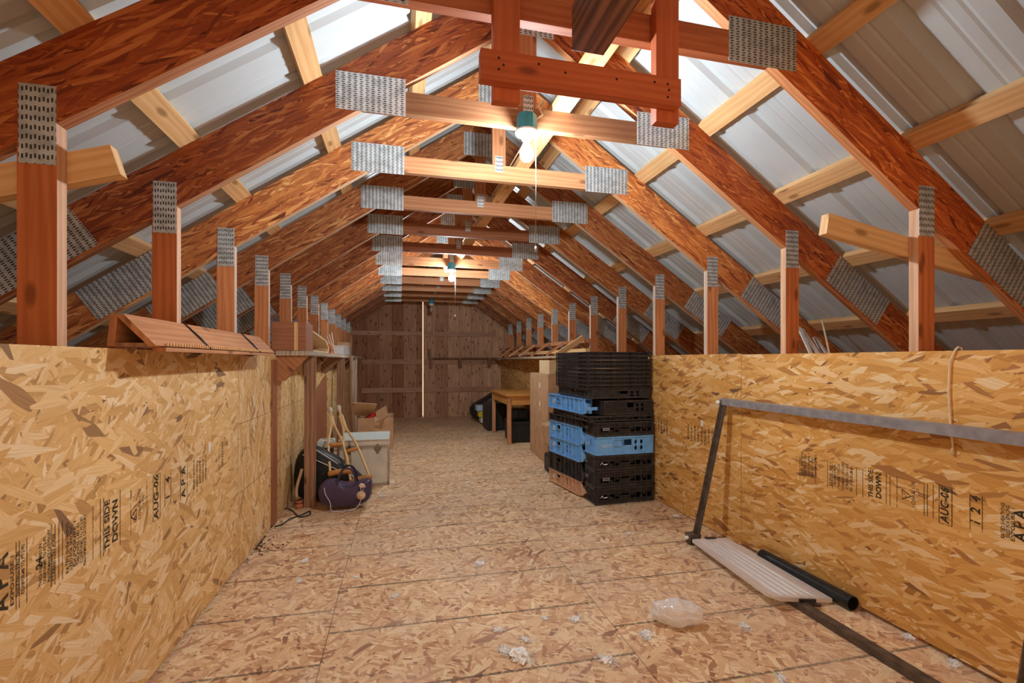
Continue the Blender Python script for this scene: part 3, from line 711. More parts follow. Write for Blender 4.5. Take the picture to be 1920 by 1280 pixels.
# open cardboard box behind
cb = thing('cardboard_box', 'open brown cardboard box with raised flaps behind the white trunk', 'box', (-.15, 6.5, 0))
x0, x1, y0, y1, hh = -.54, -.09, 6.42, 6.95, .42; t_ = .005
mb = MB().box((x0, y0, 0.001), (x1, y1, .006)).box((x0, y0, .006), (x1, y0 + t_, hh)).box((x0, y1 - t_, .006), (x1, y1, hh)).box((x0, y0 + t_, .006), (x0 + t_, y1 - t_, hh)).box((x1 - t_, y0 + t_, .006), (x1, y1 - t_, hh))
mb.build('body', CARD, cb)
MB().bar((x0 + .02, y0 + .25, hh + .01), (x0 + .10, y0 - .05, hh + .20), .30, .005, (0, .6, 1)).build('flap', CARDL, cb)
MB().bar((x1 - .22, y0 + .05, hh + .005), (x1 - .08, y0 + .0, hh + .09), .20, .005, (-1, -.6, .6)).build('flap', CARD, cb)
MB().box((x0 + .22, y0 - .001, hh - .10), (x0 + .27, y0, hh)).build('tape', CARDL, cb); finish(cb)
one(MB().bar((-.45, 6.60, hh - .04), (-.32, 6.62, hh + .04), .12, .05, (0, 0, 1)), 'red_packet', REDC, 'red packet sticking out of the open cardboard box', 'packet')
one(MB().bar((-.33, 6.66, hh - .05), (-.22, 6.70, hh + .05), .10, .03, (0, 0, 1)), 'white_packet', WHITEINK, 'white packet sticking out of the open cardboard box', 'packet')

def pillow(outline, y0, y1, mat, name, parent=None, bulge=0.03, bev=0.04, segs=3, lump=0.012):
    "a soft bag: outline in the XZ plane, rounded and lumpy"
    cx = sum(p[0] for p in outline) / len(outline); cz = sum(p[1] for p in outline) / len(outline)
    n = len(outline); ring = []
    prof = [(0.0, .80), (.12, .94), (.5, 1.0), (.88, .94), (1.0, .80)]
    vs = []
    for (f, k) in prof:
        for (x, z) in outline:
            zz = max(0.003, cz + (z - cz) * k)
            v = Vector((cx + (x - cx) * k, y0 + (y1 - y0) * f, zz))
            d = noise.noise_vector(v * 9) * lump
            v += d; v.z = max(v.z, .002); vs.append(v)
    m = len(prof); c0 = len(vs); vs.append(Vector((cx, y0 - bulge, cz))); vs.append(Vector((cx, y1 + bulge, cz)))
    fs = []
    for j in range(m - 1):
        for i in range(n): k = (i + 1) % n; fs.append((j*n+i, j*n+k, (j+1)*n+k, (j+1)*n+i))
    for i in range(n): k = (i + 1) % n; fs.append((i, c0, k)); fs.append(((m-1)*n+i, (m-1)*n+k, c0 + 1))
    mb = MB().add(vs, fs, smooth=True)
    return mb.build(name, mat, parent, subsurf=2)
# black nylon bag
bb = thing('nylon_bag', 'big black nylon bag with white piping slumped behind the purple bag', 'bag', (-.55, 4.25, 0))
ol = [(max(p.x, -.868), max(p.z, .008)) for p in (at(a, b, 4.16) for a, b in ((540, 955), (540, 885), (550, 858), (565, 842), (577, 835), (592, 838), (620, 852), (650, 872), (675, 892), (694, 912), (700, 932), (696, 950), (640, 956), (590, 957)))]
pillow(ol, 4.14, 4.34, NYLON, 'body', bb, lump=.012)
for row in (((592, 843), (612, 855), (634, 869)), ((567, 852), (592, 862), (632, 880))):
    MB().tube([at(a, b, 4.118) for a, b in row], .0035, 6).build('piping', WHITEP, bb)
mb = MB()
for q in range(4):
    p = at(657 + q * 2.5, 887 + q, 4.112); mb.bar(p, p + Vector((.03, 0, -.05)), .004, .002, (0, -1, 0))
p = at(659, 900, 4.112); mb.box((p.x, 4.110, p.z - .03), (p.x + .03, 4.113, p.z)); mb.build('print', WHITEP, bb)
finish(bb)
one(MB().box((-.74, 4.56, .372), (-.60, 4.74, .44)), 'foam_block', TRUNKLID, 'grey green foam block behind the black bag, left of the white trunk', 'foam block', bevel=.012)
one(MB().box((-.76, 4.55, .0), (-.62, 4.78, .37)), 'black_case', DARKP, 'dark upright case under the foam block behind the black nylon bag', 'case', bevel=.02)
# cane
one(MB().tube(sm([Vector((on_z(568, 943).x, on_z(568, 943).y, .012)), Vector((on_z(561, 941).x, on_z(561, 941).y, .014)), at(556.5, 932, 3.97), at(556, 918, 3.98), at(559, 903, 3.99), at(563, 890, 4.0), at(566, 879, 4.0)]), .0115, 10), 'walking_cane', CANE, 'bent pale brown cane standing between the wall and the first shelf post', 'cane')
one(MB().lathe([(0, .001), (.028, .001), (.028, .03), (.012, .035), (.012, .042), (.028, .047), (.028, .055), (0, .055)], 18, Matrix.Translation(on_z(561, 952))), 'wooden_spool', BRICK, 'small brown spool on the floor beside the cane', 'spool')
# purple bag
pb = thing('handbag', 'dark purple vinyl bag with pale piping and round tag on the floor', 'bag', (-.40, 3.9, 0))
ol = [(-.60, .03), (-.635, .12), (-.625, .205), (-.56, .245), (-.50, .235), (-.44, .205), (-.37, .20), (-.30, .215), (-.235, .235), (-.205, .20), (-.215, .10), (-.25, .03), (-.42, .015)]
pillow(ol, 3.84, 4.02, PURPLE, 'body', pb, bulge=.015, lump=.008)
pp = [(608, 914), (610, 926), (619, 942), (621, 956), (630, 959), (645, 957), (668, 952), (677, 935), (681, 915)]
MB().tube(sm([at(a, b, 3.824) for a, b in pp]), .0035, 6).build('piping', PIPING, pb)
for yy in (3.85, 3.95):
    MB().tube(sm([(-.475, yy, .17), (-.47, yy - .01, .24), (-.445, yy - .012, .31), (-.415, yy - .015, .335), (-.375, yy - .015, .33), (-.35, yy - .012, .29), (-.335, yy - .01, .22), (-.325, yy, .18)]), .008, 8).build('handle', PURPLE if yy < 3.9 else NYLON, pb)
mb = MB().lathe([(0, 0), (.033, 0), (.033, .004), (0, .004)], 24, Matrix.Translation((-.295, 3.818, .125)) @ Matrix.Rotation(R(90), 4, 'X'))
mb.tube([(-.295, 3.816, .158), (-.30, 3.81, .19), (-.285, 3.82, .21)], .003, 6); tg = mb.build('tag', CREAM, pb)
mb = MB()
for r_ in (.026, .012): mb.tube([(-.295 + r_ * math.cos(a / 12 * 2 * math.pi), 3.8125, .125 + r_ * math.sin(a / 12 * 2 * math.pi)) for a in range(12)], .0018, 5, closed=True)
mb.build('tag_print', PAD, tg)
mb = MB().tube([(-.31, 3.815, .20), (-.295, 3.81, .215), (-.275, 3.815, .205), (-.265, 3.82, .19), (-.285, 3.815, .19), (-.31, 3.815, .20)], .007, 6); mb.build('ribbon', CREAM, tg)
finish(pb)
# crutches
def crutch(foot, tip, roll, label):
    foot, tip = Vector(foot), Vector(tip); z = (tip - foot); L = z.length; z.normalize()
    xx = Vector((math.cos(roll), math.sin(roll), 0)); xx = (xx - z * xx.dot(z)).normalized(); yy = z.cross(xx)
    M = Matrix((xx, yy, z)).transposed().to_4x4(); M.translation = foot
    t = thing('crutch', label, 'crutch', tuple(foot), 'pair of wooden crutches')
    W = lambda x, y, zz: M @ Vector((x, y, zz))
    for sg in (-1, 1):
        MB().tube(sm([W(sg * .075, 0, .0), W(sg * .070, 0, .18), W(sg * .062, 0, .34), W(sg * .052, 0, .46), W(sg * .028, 0, .60), W(sg * .014, 0, .70), W(sg * .013, 0, L * .86)]), .0105, 10).build('side_rail', CRUTCH, t)
    MB().tube([W(-.095, 0, -.005), W(-.09, 0, -.005), W(-.04, 0, .003), W(0, 0, .006), W(.04, 0, .003), W(.09, 0, -.005), W(.095, 0, -.005)], [.012, .021, .024, .024, .024, .021, .012], 12).build('armpit_pad', PAD, t)
    MB().tube([W(-.058, 0, .38), W(-.03, 0, .38), W(.03, 0, .38), W(.058, 0, .38)], [.014, .018, .018, .014], 10).build('hand_grip', PAD, t)
    MB().tube([W(0, 0, .66), W(0, 0, L - .03)], .013, 10).build('shaft', CRUTCH, t)
    MB().tube([W(0, 0, L - .07), W(0, 0, L - .05), W(0, 0, L - .01), W(0, 0, L)], [.017, .019, .026, .024], 12).build('rubber_tip', TIP, t)
    for q in (.70, .78):
        MB().tube([W(-.026, 0, q), W(.026, 0, q)], .004, 6).build('bolt', BRASS, t)
    finish(t)
crutch((-.475, 4.03, .265), (-.67, 4.88, .70), 0.15, 'wooden crutch standing upside down, left of the pair by the trunk')
crutch((-.32, 4.06, .19), (-.60, 4.93, .715), -0.1, 'wooden crutch standing upside down, right of the pair by the trunk')
# cable on floor
pz = [(508, 988), (512, 975), (522, 962), (536, 953), (548, 957), (560, 968), (574, 967), (582, 963), (580, 958), (572, 962), (556, 968), (543, 973), (530, 982), (515, 987)]
one(MB().tube(sm([on_z(a, b, .006) for a, b in pz]), .005, 8), 'black_cable', BLACKP, 'black cable looped on the floor by the left wall', 'cable')

# crumbs near wall
mb = MB(); random.seed(11)
for q in range(70):
    p = on_z(478 + random.gauss(0, 16), 1022 + random.gauss(0, 8)); p.x = max(p.x, XL + .01); r_ = random.uniform(.004, .008)
    mb.lathe([(0, 0), (r_, r_ * .4), (r_ * .7, r_), (0, r_ * 1.1)], 6, Matrix.Translation(p))
tag(mb.build('mouse_droppings', PLANT), 'scattered dark crumbs on the floor at the foot of the left wall', 'crumbs', kind='stuff')

# ------------------------------------------------------------------ right side: crates
def panel(mb, o, u, v, n, us, vs_, holes, th=0.004):
    "a thin crate side made of cells; holes maps (i,j) to 'rect' or 'dia' (open) cells"
    o, u, v, n = map(Vector, (o, u, v, n))
    for i in range(len(us) - 1):
        for j in range(len(vs_) - 1):
            h = holes.get((i, j))
            a, b, c, d = us[i], us[i+1], vs_[j], vs_[j+1]
            P = lambda s, t, k: o + u * s + v * t + n * k
            if h == 'rect': continue
            for k in (0, -th):
                q = [P(a, c, k), P(b, c, k), P(b, d, k), P(a, d, k)]
                if h == 'dia':
                    m = [P((a+b)/2, c, k), P(b, (c+d)/2, k), P((a+b)/2, d, k), P(a, (c+d)/2, k)]
                    mb.add([q[0], m[0], m[3]], [(0, 1, 2)]); mb.add([q[1], m[1], m[0]], [(0, 1, 2)]); mb.add([q[2], m[2], m[1]], [(0, 1, 2)]); mb.add([q[3], m[3], m[2]], [(0, 1, 2)])
                else: mb.add(q, [(0, 1, 2, 3)])
def crate(x0, x1, y0, y1, z0, z1, mat, label, style='black', rz=0, group=None, logo=None, cat='crate'):
    "a plastic crate: body with ribs and openings, rim, foot rim, handles"
    cx, cy = (x0 + x1) / 2, (y0 + y1) / 2
    t = thing('plastic_crate', label, cat, (cx, cy, z0), group, rz)
    W, D, H = (x1 - x0) / 2, (y1 - y0) / 2, z1 - z0 - .002
    body = MB(); ribs = MB(); han = MB(); g = .006
    body.box((-W + g, -D + g, .003), (W - g, D - g, .008))
    sides = [((-W + g, -D + g, 0), (1, 0, 0), (0, -1, 0), 2 * (W - g)), ((-W + g, D - g, 0), (0, -1, 0), (-1, 0, 0), 2 * (D - g)),
             ((W - g, D - g, 0), (-1, 0, 0), (0, 1, 0), 2 * (W - g)), ((W - g, -D + g, 0), (0, 1, 0), (1, 0, 0), 2 * (D - g))]
    for (o, u, n, L) in sides:
        o, u, n = Vector(o), Vector(u), Vector(n)
        if style == 'blue':
            f = [0, .06, .30, .44, .62, .66, .72, .76, .82, .86, .96, 1]
            us = [q * L for q in f]; vs_ = [.004, H * .18, H * .5, H * .82, H - .002]
            holes = {(3, 2): 'rect', (5, 1): 'dia', (5, 2): 'dia', (7, 1): 'dia', (7, 2): 'dia'}
            if H > .13: holes[(9, 1)] = 'dia' if False else None
            rb = [.03, .30, .47, .62, .74, .84, .97]
            hc = (.30, .44)
        else:
            f = [0, .03] + [0.03 + .94 * q / 18 for q in range(1, 18)] + [.97, 1]
            us = [q * L for q in f]; vs_ = [.004, H * .30, H * .45, H * .62, H - .002]
            holes = {}
            for q in range(2, 19):
                if q not in (8, 9, 10, 11) and q % 5: holes[(q, 1)] = 'rect'; 
                if q not in (7, 8, 9, 10, 11, 12) and q % 4: holes[(q, 2)] = 'rect'
            for q in (8, 9, 10, 11): holes[(q, 2)] = 'rect'
            rb = [.02, .12, .22, .32, .42, .58, .68, .78, .88, .98]; hc = (.42, .58)
        holes = {k: v for k, v in holes.items() if v}
        panel(body, o, u, (0, 0, 1), n, us, vs_, holes)
        M = Matrix((u, n, Vector((0, 0, 1)))).transposed().to_4x4(); M.translation = o
        for q in rb: ribs.box((q * L - .0025, -.002, .006), (q * L + .0025, .005, H - .006), M=M)
        ribs.box((-g, -.002, H - .012), (L + g, g, H), M=M); ribs.box((-g, -.002, .002), (L + g, g, .014), M=M)
        if style == 'black': ribs.box((0, -.001, H * .62), (L, .004, H * .66), M=M)
        a, b = hc[0] * L, hc[1] * L; han = MB()
        han.box((a, 0, H * .80), (b, .007, H * .86), M=M); han.box((a, 0, H * .46), (b, .007, H * .5), M=M)
        han.box((a - .004, 0, H * .46), (a, .007, H * .86), M=M); han.box((b, 0, H * .46), (b + .004, .007, H * .86), M=M)
        han.build('handle', RIMP if mat in (DARKP, BLACKP) else mat, t)
    body.build('body', mat, t); ribs.build('rim', RIMP if mat in (DARKP, BLACKP) else mat, t)
    if logo:
        mb = MB(); z = H * .5
        for (o, u, n, L) in sides[:2]:
            o, u, n = Vector(o), Vector(u), Vector(n); M = Matrix((u, n, Vector((0, 0, 1)))).transposed().to_4x4(); M.translation = o
            if logo == 'peak':
                mb.add([M @ Vector(p) for p in ((L*.07, .007, z - .012), (L*.10, .007, z + .012), (L*.13, .007, z - .012), (L*.122, .007, z - .012), (L*.10, .007, z + .004), (L*.078, .007, z - .012))], [(0, 5, 4, 1), (1, 4, 3, 2)])
                mb.box((L * .135, .0065, z - .012), (L * .19, .0075, z - .004), M=M)
            else:
                for k, s in enumerate(logo.split('|')):
                    vs, fs = text_pts(s, .013); mb.add([M @ Vector((v.x + L*.17, .007, v.y + z + .008 - .014 * k)) for v in vs], fs)
        mb.build('print', WHITEINK, t)
    return t
RX0, RX1, RY0, RY1 = 1.535, 2.072, 3.525, 3.735
lv = [(0, .136, 'black', 'bottom black crate of the front column, standing on the floor'), (.136, .277, 'black', 'second black crate from the floor in the front column'),
      (.277, .40, 'black', 'black crate directly under the wide blue one in the front column'), (.40, .555, 'blue', 'wide blue crate with diamond holes in the front column'),
      (.555, .673, 'black', 'black crate directly on top of the wide blue crate')]
lg = ['peak', 'NORTH FARM|PRODUCE', 'peak', 'NORTHERN FARM|PRODUCE CO', 'NORTH FARM|PRODUCE']
lg = ['peak', 'MONTANA|PRODUCE', 'peak', 'INTERWEST FARMS|PROPERTY OF', 'MONTANA|PRODUCE']
for (a, b, s, lb), l_ in zip(lv, lg):
    crate(RX0, RX1, RY0, RY1, a + .001, b, BLUEP if s == 'blue' else DARKP, lb, s, R(2), logo=l_)
# side column: bins lying lengthwise, their near ends cut on a slope
def bin_(z0, z1, mat, label, y0=3.78, y1=4.35, x0=1.515, x1=1.90, rz=R(-9), slope=True):
    t = thing('storage_bin', label, 'crate', (x0, y0, z0), None, -rz)
    D = y1 - y0; W = x1 - x0; H = z1 - z0 - .002
    body = MB(); ribs = MB()
    body.box((.004, 0.01, .002), (W, D, .007))
    f = [0, .1, .26, .32, .38, .44, .60, .74, .84, 1]
    panel(body, (.004, 0, 0), (0, 1, 0), (0, 0, 1), (-1, 0, 0), [q * D for q in f], [.003, H * .22, H * .5, H * .78, H], {(2, 1): 'dia', (2, 2): 'dia', (4, 1): 'dia', (4, 2): 'dia', (6, 2): 'rect'})
    body.box((W - .004, 0, .003), (W, D, H)); body.box((0, D - .004, .003), (W, D, H))
    body.prism([(0.0, .003), (0.0, H * .5), (-.0, H * .5), (.02, H)] if False else [(0, .003), (.004, .003), (.004, H * .7), (0, H * .7)], .004, W, (1, 0, 0), 'x')
    body.build('body', mat, t)
    for q in (.02, .10, .24, .35, .46, .60, .76, .985): ribs.box((-.012, q * D - .003, .004), (.005, q * D + .003, H - .004))
    ribs.box((-.014, 0, H - .008), (.012, D, H)); ribs.box((-.014, 0, .0), (.012, D, .009)); ribs.box((-.004, 0, H - .008), (W, .012, H))
    ribs.build('rim', RIMP if mat is DARKP else mat, t)
    mb = MB(); mb.prism([(-.012, .004), (-.045, .010), (-.075, H * .30), (-.070, H * .5), (-.04, H * .62), (-.012, H - .004)], -.006, .006, (0, 1, 0), 'x')
    mb.box((-.006, -.075, H * .30), (.09, -.068, H * .5)); mb.build('end_wing', mat, t)
    mb = MB().box((-.012, .60 * D, H * .50), (-.004, .74 * D, H * .56)).box((-.012, .60 * D, H * .80), (-.004, .74 * D, H * .86)); mb.build('handle', mat, t)
    if mat is not DARKP:
        mb = MB()
        for q in range(3): mb.box((-.001, .80 * D - q * .002, H * .62 - q * .014), (.0035, .80 * D + .05 + q * .006, H * .62 - q * .014 + .005))
        mb.build('print', WHITEINK, t)
    return t
bin_(.012, .135, BROWNP, 'tan brown bin at the bottom left of the crate pile')
bin_(.135, .300, DARKP, 'black bin between the tan bin and the blue bins')
bin_(.300, .450, BLUEP, 'lower of the two stacked blue bins left of the pile')
bin_(.450, .605, BLUEP, 'upper of the two stacked blue bins left of the pile')
bin_(.605, .672, DARKP, 'low black bin on top of the two stacked blue bins')
crate(1.47, 2.075, 3.55, 4.36, .674, .725, DARKP, 'wide flat black tray across both crate columns', 'black', R(2))
crate(1.60, 2.07, 3.55, 4.30, .726, .848, DARKP, 'deep worn black crate right of the single blue bin', 'blue', R(2))
bin_(.726, .858, BLUEP, 'single blue bin high on the left under the folded crates', y0=3.66, y1=4.36, x0=1.495, x1=1.575, rz=R(-6))
crate(1.50, 2.06, 3.57, 4.30, .860, .938, BLACKP, 'shallow black crate directly under the folded crates', 'blue', R(2))
random.seed(5)
ords = ['bottom', 'second from bottom', 'third from bottom', 'fourth from bottom', 'middle', 'fourth from top', 'third from top', 'second from top', 'top']
for q in range(9):
    dx, dy = random.uniform(-.004, .004), random.uniform(-.004, .004)
    z0_, z1_ = .940 + q * .0345, .940 + q * .0345 + .0335
    x0, x1, y0, y1 = 1.475 + dx, 2.055 + dx, 3.56 + dy, 4.29 + dy
    t = thing('folded_crate', f'folded flat black crate, {ords[q]} of the topmost nine', 'crate', ((x0+x1)/2, (y0+y1)/2, z0_), 'folded black crates', R(2))
    W, D, H = (x1-x0)/2, (y1-y0)/2, .033
    mb = MB().box((-W + .02, -D + .02, .004), (W - .02, D - .02, .016)); mb.build('base_panel', BLACKP, t)
    mb = MB()
    for zz in (0, H - .007):
        mb.box((-W, -D, zz), (W, -D + .012, zz + .006)); mb.box((-W, D - .012, zz), (W, D, zz + .006)); mb.box((-W, -D + .012, zz), (-W + .012, D - .012, zz + .006)); mb.box((W - .012, -D + .012, zz), (W, D - .012, zz + .006))
    mb.build('rim', RIMP, t)
    mb = MB(); n = 16
    for k in range(n + 1):
        xx = -W + .003 + (2 * W - .006) * k / n
        if 6 < k < 10: continue
        mb.box((xx - .0025, -D, .005), (xx + .0025, -D + .01, H - .006))
        yy = -D + .003 + (2 * D - .006) * k / n
        mb.box((-W, yy - .0025, .005), (-W + .01, yy + .0025, H - .006))
    mb.box((-W + .014, -D + .02, .004), (-W + .018, D - .02, H - .006)); mb.box((-W + .02, -D + .014, .004), (W - .02, -D + .018, H - .006))
    mb.build('lattice', DARKP, t)
    mb = MB().box((-W - .004, -D * .45, H * .35), (-W + .004, D * .72, H * .62)); mb.build('latch_bar', RIMP, t)

# cardboard behind the pile
tc_ = thing('flat_carton', 'tall narrow brown carton leaning against the wall behind the crates', 'box', (1.75, 5.0, 0))
c0 = on_z(1030, 846); 
MB().add([Vector(p) for p in ((1.60, 4.95, .002), (2.02, 4.95, .002), (2.05, 5.9, .002), (1.66, 5.9, .002), (1.60, 4.95, 1.02), (2.02, 4.95, 1.02), (2.05, 5.9, 1.02), (1.66, 5.9, 1.02))],
         [(0,3,2,1),(4,5,6,7),(0,1,5,4),(1,2,6,5),(2,3,7,6),(3,0,4,7)]).build('body', CARD, tc_, bevel=.004)
mb = MB()
for yy, z, s in ((5.35, .88, .03), (5.35, .66, .03), (5.33, .60, .015)):
    x = 1.60 + .06 * (yy - 4.95) / .95
    mb.add([Vector((x - .003, yy - s, z - s * 1.3)), Vector((x + .001, yy + s, z - s * .6)), Vector((x + .001, yy + s, z + s * 1.3)), Vector((x - .003, yy - s, z + s * .8))], [(0, 1, 2, 3)])
mb.build('shipping_mark', WHITEINK, tc_); finish(tc_)
one(MB().box((1.62, 4.97, 1.022), (2.0, 5.35, 1.18)), 'cardboard_box', CARDL, 'small pale carton standing on the tall carton behind the crates', 'box', bevel=.003)
one(MB().add([Vector(p) for p in ((1.47, 4.50, .30), (1.75, 4.45, .22), (1.75, 4.75, .20), (1.50, 4.80, .28), (1.45, 4.52, .52), (1.75, 4.47, .58), (1.75, 4.77, .58), (1.47, 4.80, .50))], [(0,3,2,1),(4,5,6,7),(0,1,5,4),(1,2,6,5),(2,3,7,6),(3,0,4,7)]), 'paper_sack', CARD, 'crumpled brown paper sack beside the blue bins', 'sack', bevel=.02)
one(MB().box((1.50, 4.46, .002), (1.78, 4.80, .20)), 'black_case', DARKP, 'black case on the floor under the brown paper sack', 'case', bevel=.03)

# desk
dk = thing('wooden_table', 'honey brown wooden table with straight legs by the right wall', 'table', (1.8, 6.4, 0))
x0, x1, y0, y1, H = 1.47, 2.09, 6.38, 7.55, .70
MB().box((x0 - .02, y0 - .02, H - .03), (x1, y1, H), (0, 1, 0)).build('table_top', OAK, dk, bevel=.004)
mb = MB().box((x0 + .05, y0 + .01, H - .15), (x1 - .06, y0 + .03, H - .031)).box((x0 + .01, y0 + .05, H - .15), (x0 + .03, y1 - .06, H - .031)); mb.build('apron', OAK, dk)
for xx, yy in ((x0, y0), (x1 - .06, y0), (x0, y1 - .06), (x1 - .06, y1 - .06)):
    MB().box((xx, yy, .001), (xx + .052, yy + .052, H - .031), (0, 0, 1)).build('leg', FIR, dk, bevel=.003)
finish(dk)
ck = thing('footlocker', 'black footlocker with worn lid under the wooden table', 'trunk', (1.7, 6.5, 0))
MB().box((1.555, 6.47, .002), (2.08, 6.95, .25)).build('body', DARKP, ck, bevel=.008)
MB().box((1.55, 6.465, .252), (2.085, 6.955, .30)).build('lid', DARKP, ck, bevel=.008); finish(ck)
one(MB().box((1.60, 6.55, .302), (1.85, 6.85, .47)), 'black_case', NYLON, 'rounded black case resting on the footlocker', 'case', bevel=.05)
one(MB().bar((1.95, 6.6, .32), (1.99, 6.75, .54), .05, .03, (1, 0, 0)), 'black_strap', BLACKP, 'black upright strap on the footlocker under the table', 'strap')
one(MB().box((1.42, 7.68, .001), (1.75, 8.15, .46)), 'speaker_cabinet', DARKP, 'dark upright speaker cabinet between the table and the far bags', 'speaker', bevel=.02)
one(MB().bar((1.60, 6.17, .003), (1.98, 6.14, .012), .30, .004, (0, 0, 1)), 'cardboard_scrap', CARDL, 'flat cardboard scrap on the floor in front of the footlocker', 'cardboard')
fb = thing('nylon_bag', 'black slanting bag leaning by the right end of the plank wall', 'bag', (1.6, 8.8, 0))
pillow([(1.30, .22), (1.34, .05), (1.50, .01), (1.95, .01), (2.0, .40), (1.98, .62), (1.80, .60), (1.6, .45), (1.32, .32)], 8.75, 9.2, NYLON, 'body', fb, lump=.02); finish(fb)
for q, (z, m, lb) in enumerate(((.30, SKYBLUE, 'pale blue folded cloth spilling from the black slanting bag'), (.19, YELLOW, 'yellow folded cloth beneath the pale blue cloth by the far bag'), (.08, WHITEINK, 'white folded cloth at the bottom by the far bag'))):
    one(MB().box((1.36 + q * .04, 8.42, z - .05), (1.75, 8.66, z + .055)), 'folded_cloth', m, lb, 'cloth', bevel=.02)

# right rack and shelves
rk = thing('wooden_rack', 'two-rail wooden rack running along the far right wall', 'rack', (2.0, 5.0, 1.2))
for z in (1.405, 1.295):
    MB().box((XR - .04, 4.95, z - .022), (XR - .003, YF - .1, z + .022), (0, 1, 0)).build('rail', FIR if z > 1.35 else PINE, rk)
for yy in (5.6, 6.3, 7.0, 7.7, 8.4, 9.1):
    MB().bar((XR - .06, yy, 1.42), (1.80, yy + .05, 1.245), .02, .03).build('bracket', FIR, rk)
MB().bar((XR - .06, 5.02, 1.44), (1.70, 4.98, 1.23), .035, .06).build('end_brace', PINE, rk)
MB().add([Vector(p) for p in ((1.70, 4.9, 1.205), (XR - .002, 4.9, 1.205), (XR - .002, 9.65, 1.205), (1.92, 9.65, 1.205), (1.70, 4.9, 1.23), (XR - .002, 4.9, 1.23), (XR - .002, 9.65, 1.23), (1.92, 9.65, 1.23))], [(0,3,2,1),(4,5,6,7),(0,1,5,4),(1,2,6,5),(2,3,7,6),(3,0,4,7)], (0, 1, 0)).build('shelf_board', GREYWOOD, rk)
MB().bar((XR - .02, 5.62, 1.0), (1.80, 5.55, 1.20), .03, .04).build('strut', FIR, rk); finish(rk)
es = thing('wooden_shelf', 'narrow dark shelf across the right half of the plank wall', 'shelf', (1.2, 9.7, 1.2))
MB().box((slit + .12, YF - .16, 1.225), (1.98, YF - .001, 1.248), (1, 0, 0)).build('shelf_board', BROWNWOOD, es)
for xx in (slit + .16, 1.22, 1.85):
    MB().prism([(YF - .15, 1.224), (YF - .001, 1.224), (YF - .001, 1.02), (YF - .03, 1.02)], xx - .03, xx + .03, (0, 0, 1), 'x').build('bracket', BROWNWOOD, es)
finish(es)
one(MB().box((slit + .10, YF - .05, 1.25), (slit + .16, YF - .001, 1.42)), 'wood_block', BROWNWOOD, 'dark upright block on the left end of the plank wall shelf', 'block')

# ------------------------------------------------------------------ right foreground: steel frame, lid, pipe, film, cord
fr = thing('steel_frame', 'tall steel bed frame leaning against the right wall', 'frame', (1.85, 1.8, 0))
yA, yB = 2.62, 1.02; xb, xt, zt_ = 1.845, 2.065, .915
MB().prism([(xt - .030, zt_ + .012), (xt + .002, zt_ + .016), (xt + .002, zt_ + .012), (xt - .026, zt_ + .008), (xt - .026, zt_ - .028), (xt - .030, zt_ - .028)], yB - .15, yA + .04, (0, 1, 0)).build('top_rail', STEEL, fr)
for yy in (yA, yB):
    mb = MB().bar((xb, yy, .05), (xt - .012, yy, zt_), .036, .004, (1, 0, -.25)); mb.bar((xb - .01, yy + .016, .05), (xt - .022, yy + .016, zt_), .004, .03, (1, 0, -.25))
    mb.build('upright', RUST, fr)
MB().prism([(xb - .022, .034), (xb + .022, .034), (xb + .022, .030), (xb - .018, .030), (xb - .018, .004), (xb - .022, .004)], yB - .6, yA + .03, (0, 1, 0)).build('bottom_rail', RUST, fr)
mb = MB().box((xb - .055, yA - .01, .03), (xb + .02, yA + .05, .07)); mb.box((xb - .05, yA, .004), (xb - .02, yA + .05, .03)); mb.build('corner_bracket', RUST, fr)
for c in ((xb - .062, yA + .02, .045), (xt - .045, yA + .03, zt_ - .012), (xt - .02, yB + .0, zt_ - .03)):
    MB().lathe([(0, -.012), (.010, -.012), (.013, 0), (.010, .012), (0, .012)], 14, Matrix.Translation(c) @ Matrix.Rotation(R(90), 4, 'Y')).build('end_cap', PORC, fr)
finish(fr)

ld = thing('bin_lid', 'frosted ribbed plastic lid lying across the steel rail on the floor', 'lid', (1.9, 2.2, 0))
def lidP(u, v, h=0):   # u across 0..1, v along 0..1
    a = Vector((1.775, 2.565, .052)); b = Vector((2.03, 2.575, .035)); c = Vector((2.025, 1.83, .018)); d = Vector((1.70, 1.84, .060))
    p = (a * (1 - u) + b * u) * (1 - v) + (d * (1 - u) + c * u) * v
    return p + Vector((0, 0, h))
mb = MB(); nu, nv = 44, 10; vs = []
for j in range(nv + 1):
    for i in range(nu + 1):
        u, v = i / nu, j / nv
        edge = u < .07 or u > .93 or v < .06 or v > .94
        h = 0.012 if edge or u > .8 else 0.001 + (.010 if (i // 3) % 2 else 0)
        vs.append(lidP(u, v, h))
n0 = len(vs); vs += [v - Vector((0, 0, .003)) for v in vs]
q = nu + 1
fs = [(j*q+i, j*q+i+1, (j+1)*q+i+1, (j+1)*q+i) for j in range(nv) for i in range(nu)]
fs += [(n0+j*q+i, n0+(j+1)*q+i, n0+(j+1)*q+i+1, n0+j*q+i+1) for j in range(nv) for i in range(nu)]
mb.add(vs, fs); mb.build('lid_panel', FROST, ld)
mb = MB()
ring = [lidP(0, 0), lidP(1, 0), lidP(1, 1), lidP(.42, 1.0), lidP(.12, 1.0), lidP(0, .93)]
for i in range(len(ring)): mb.bar(ring[i], ring[(i + 1) % len(ring)], .008, .018)
mb.build('lid_rim', FROST, ld)
mb = MB().bar(lidP(.42, 1.0), lidP(.70, 1.0), .022, .014); mb.bar(lidP(.45, 1.03, -.012), lidP(.72, 1.03, -.012), .02, .008); mb.build('clip', BLACKP, ld)
MB().bar(lidP(.36, 0, .012), lidP(.66, 0, .012), .018, .012).build('clip', BLACKP, ld)
finish(ld)
pr = MB(); a, b = Vector((2.066, 2.32, .036)), Vector((2.066, 1.755, .036))
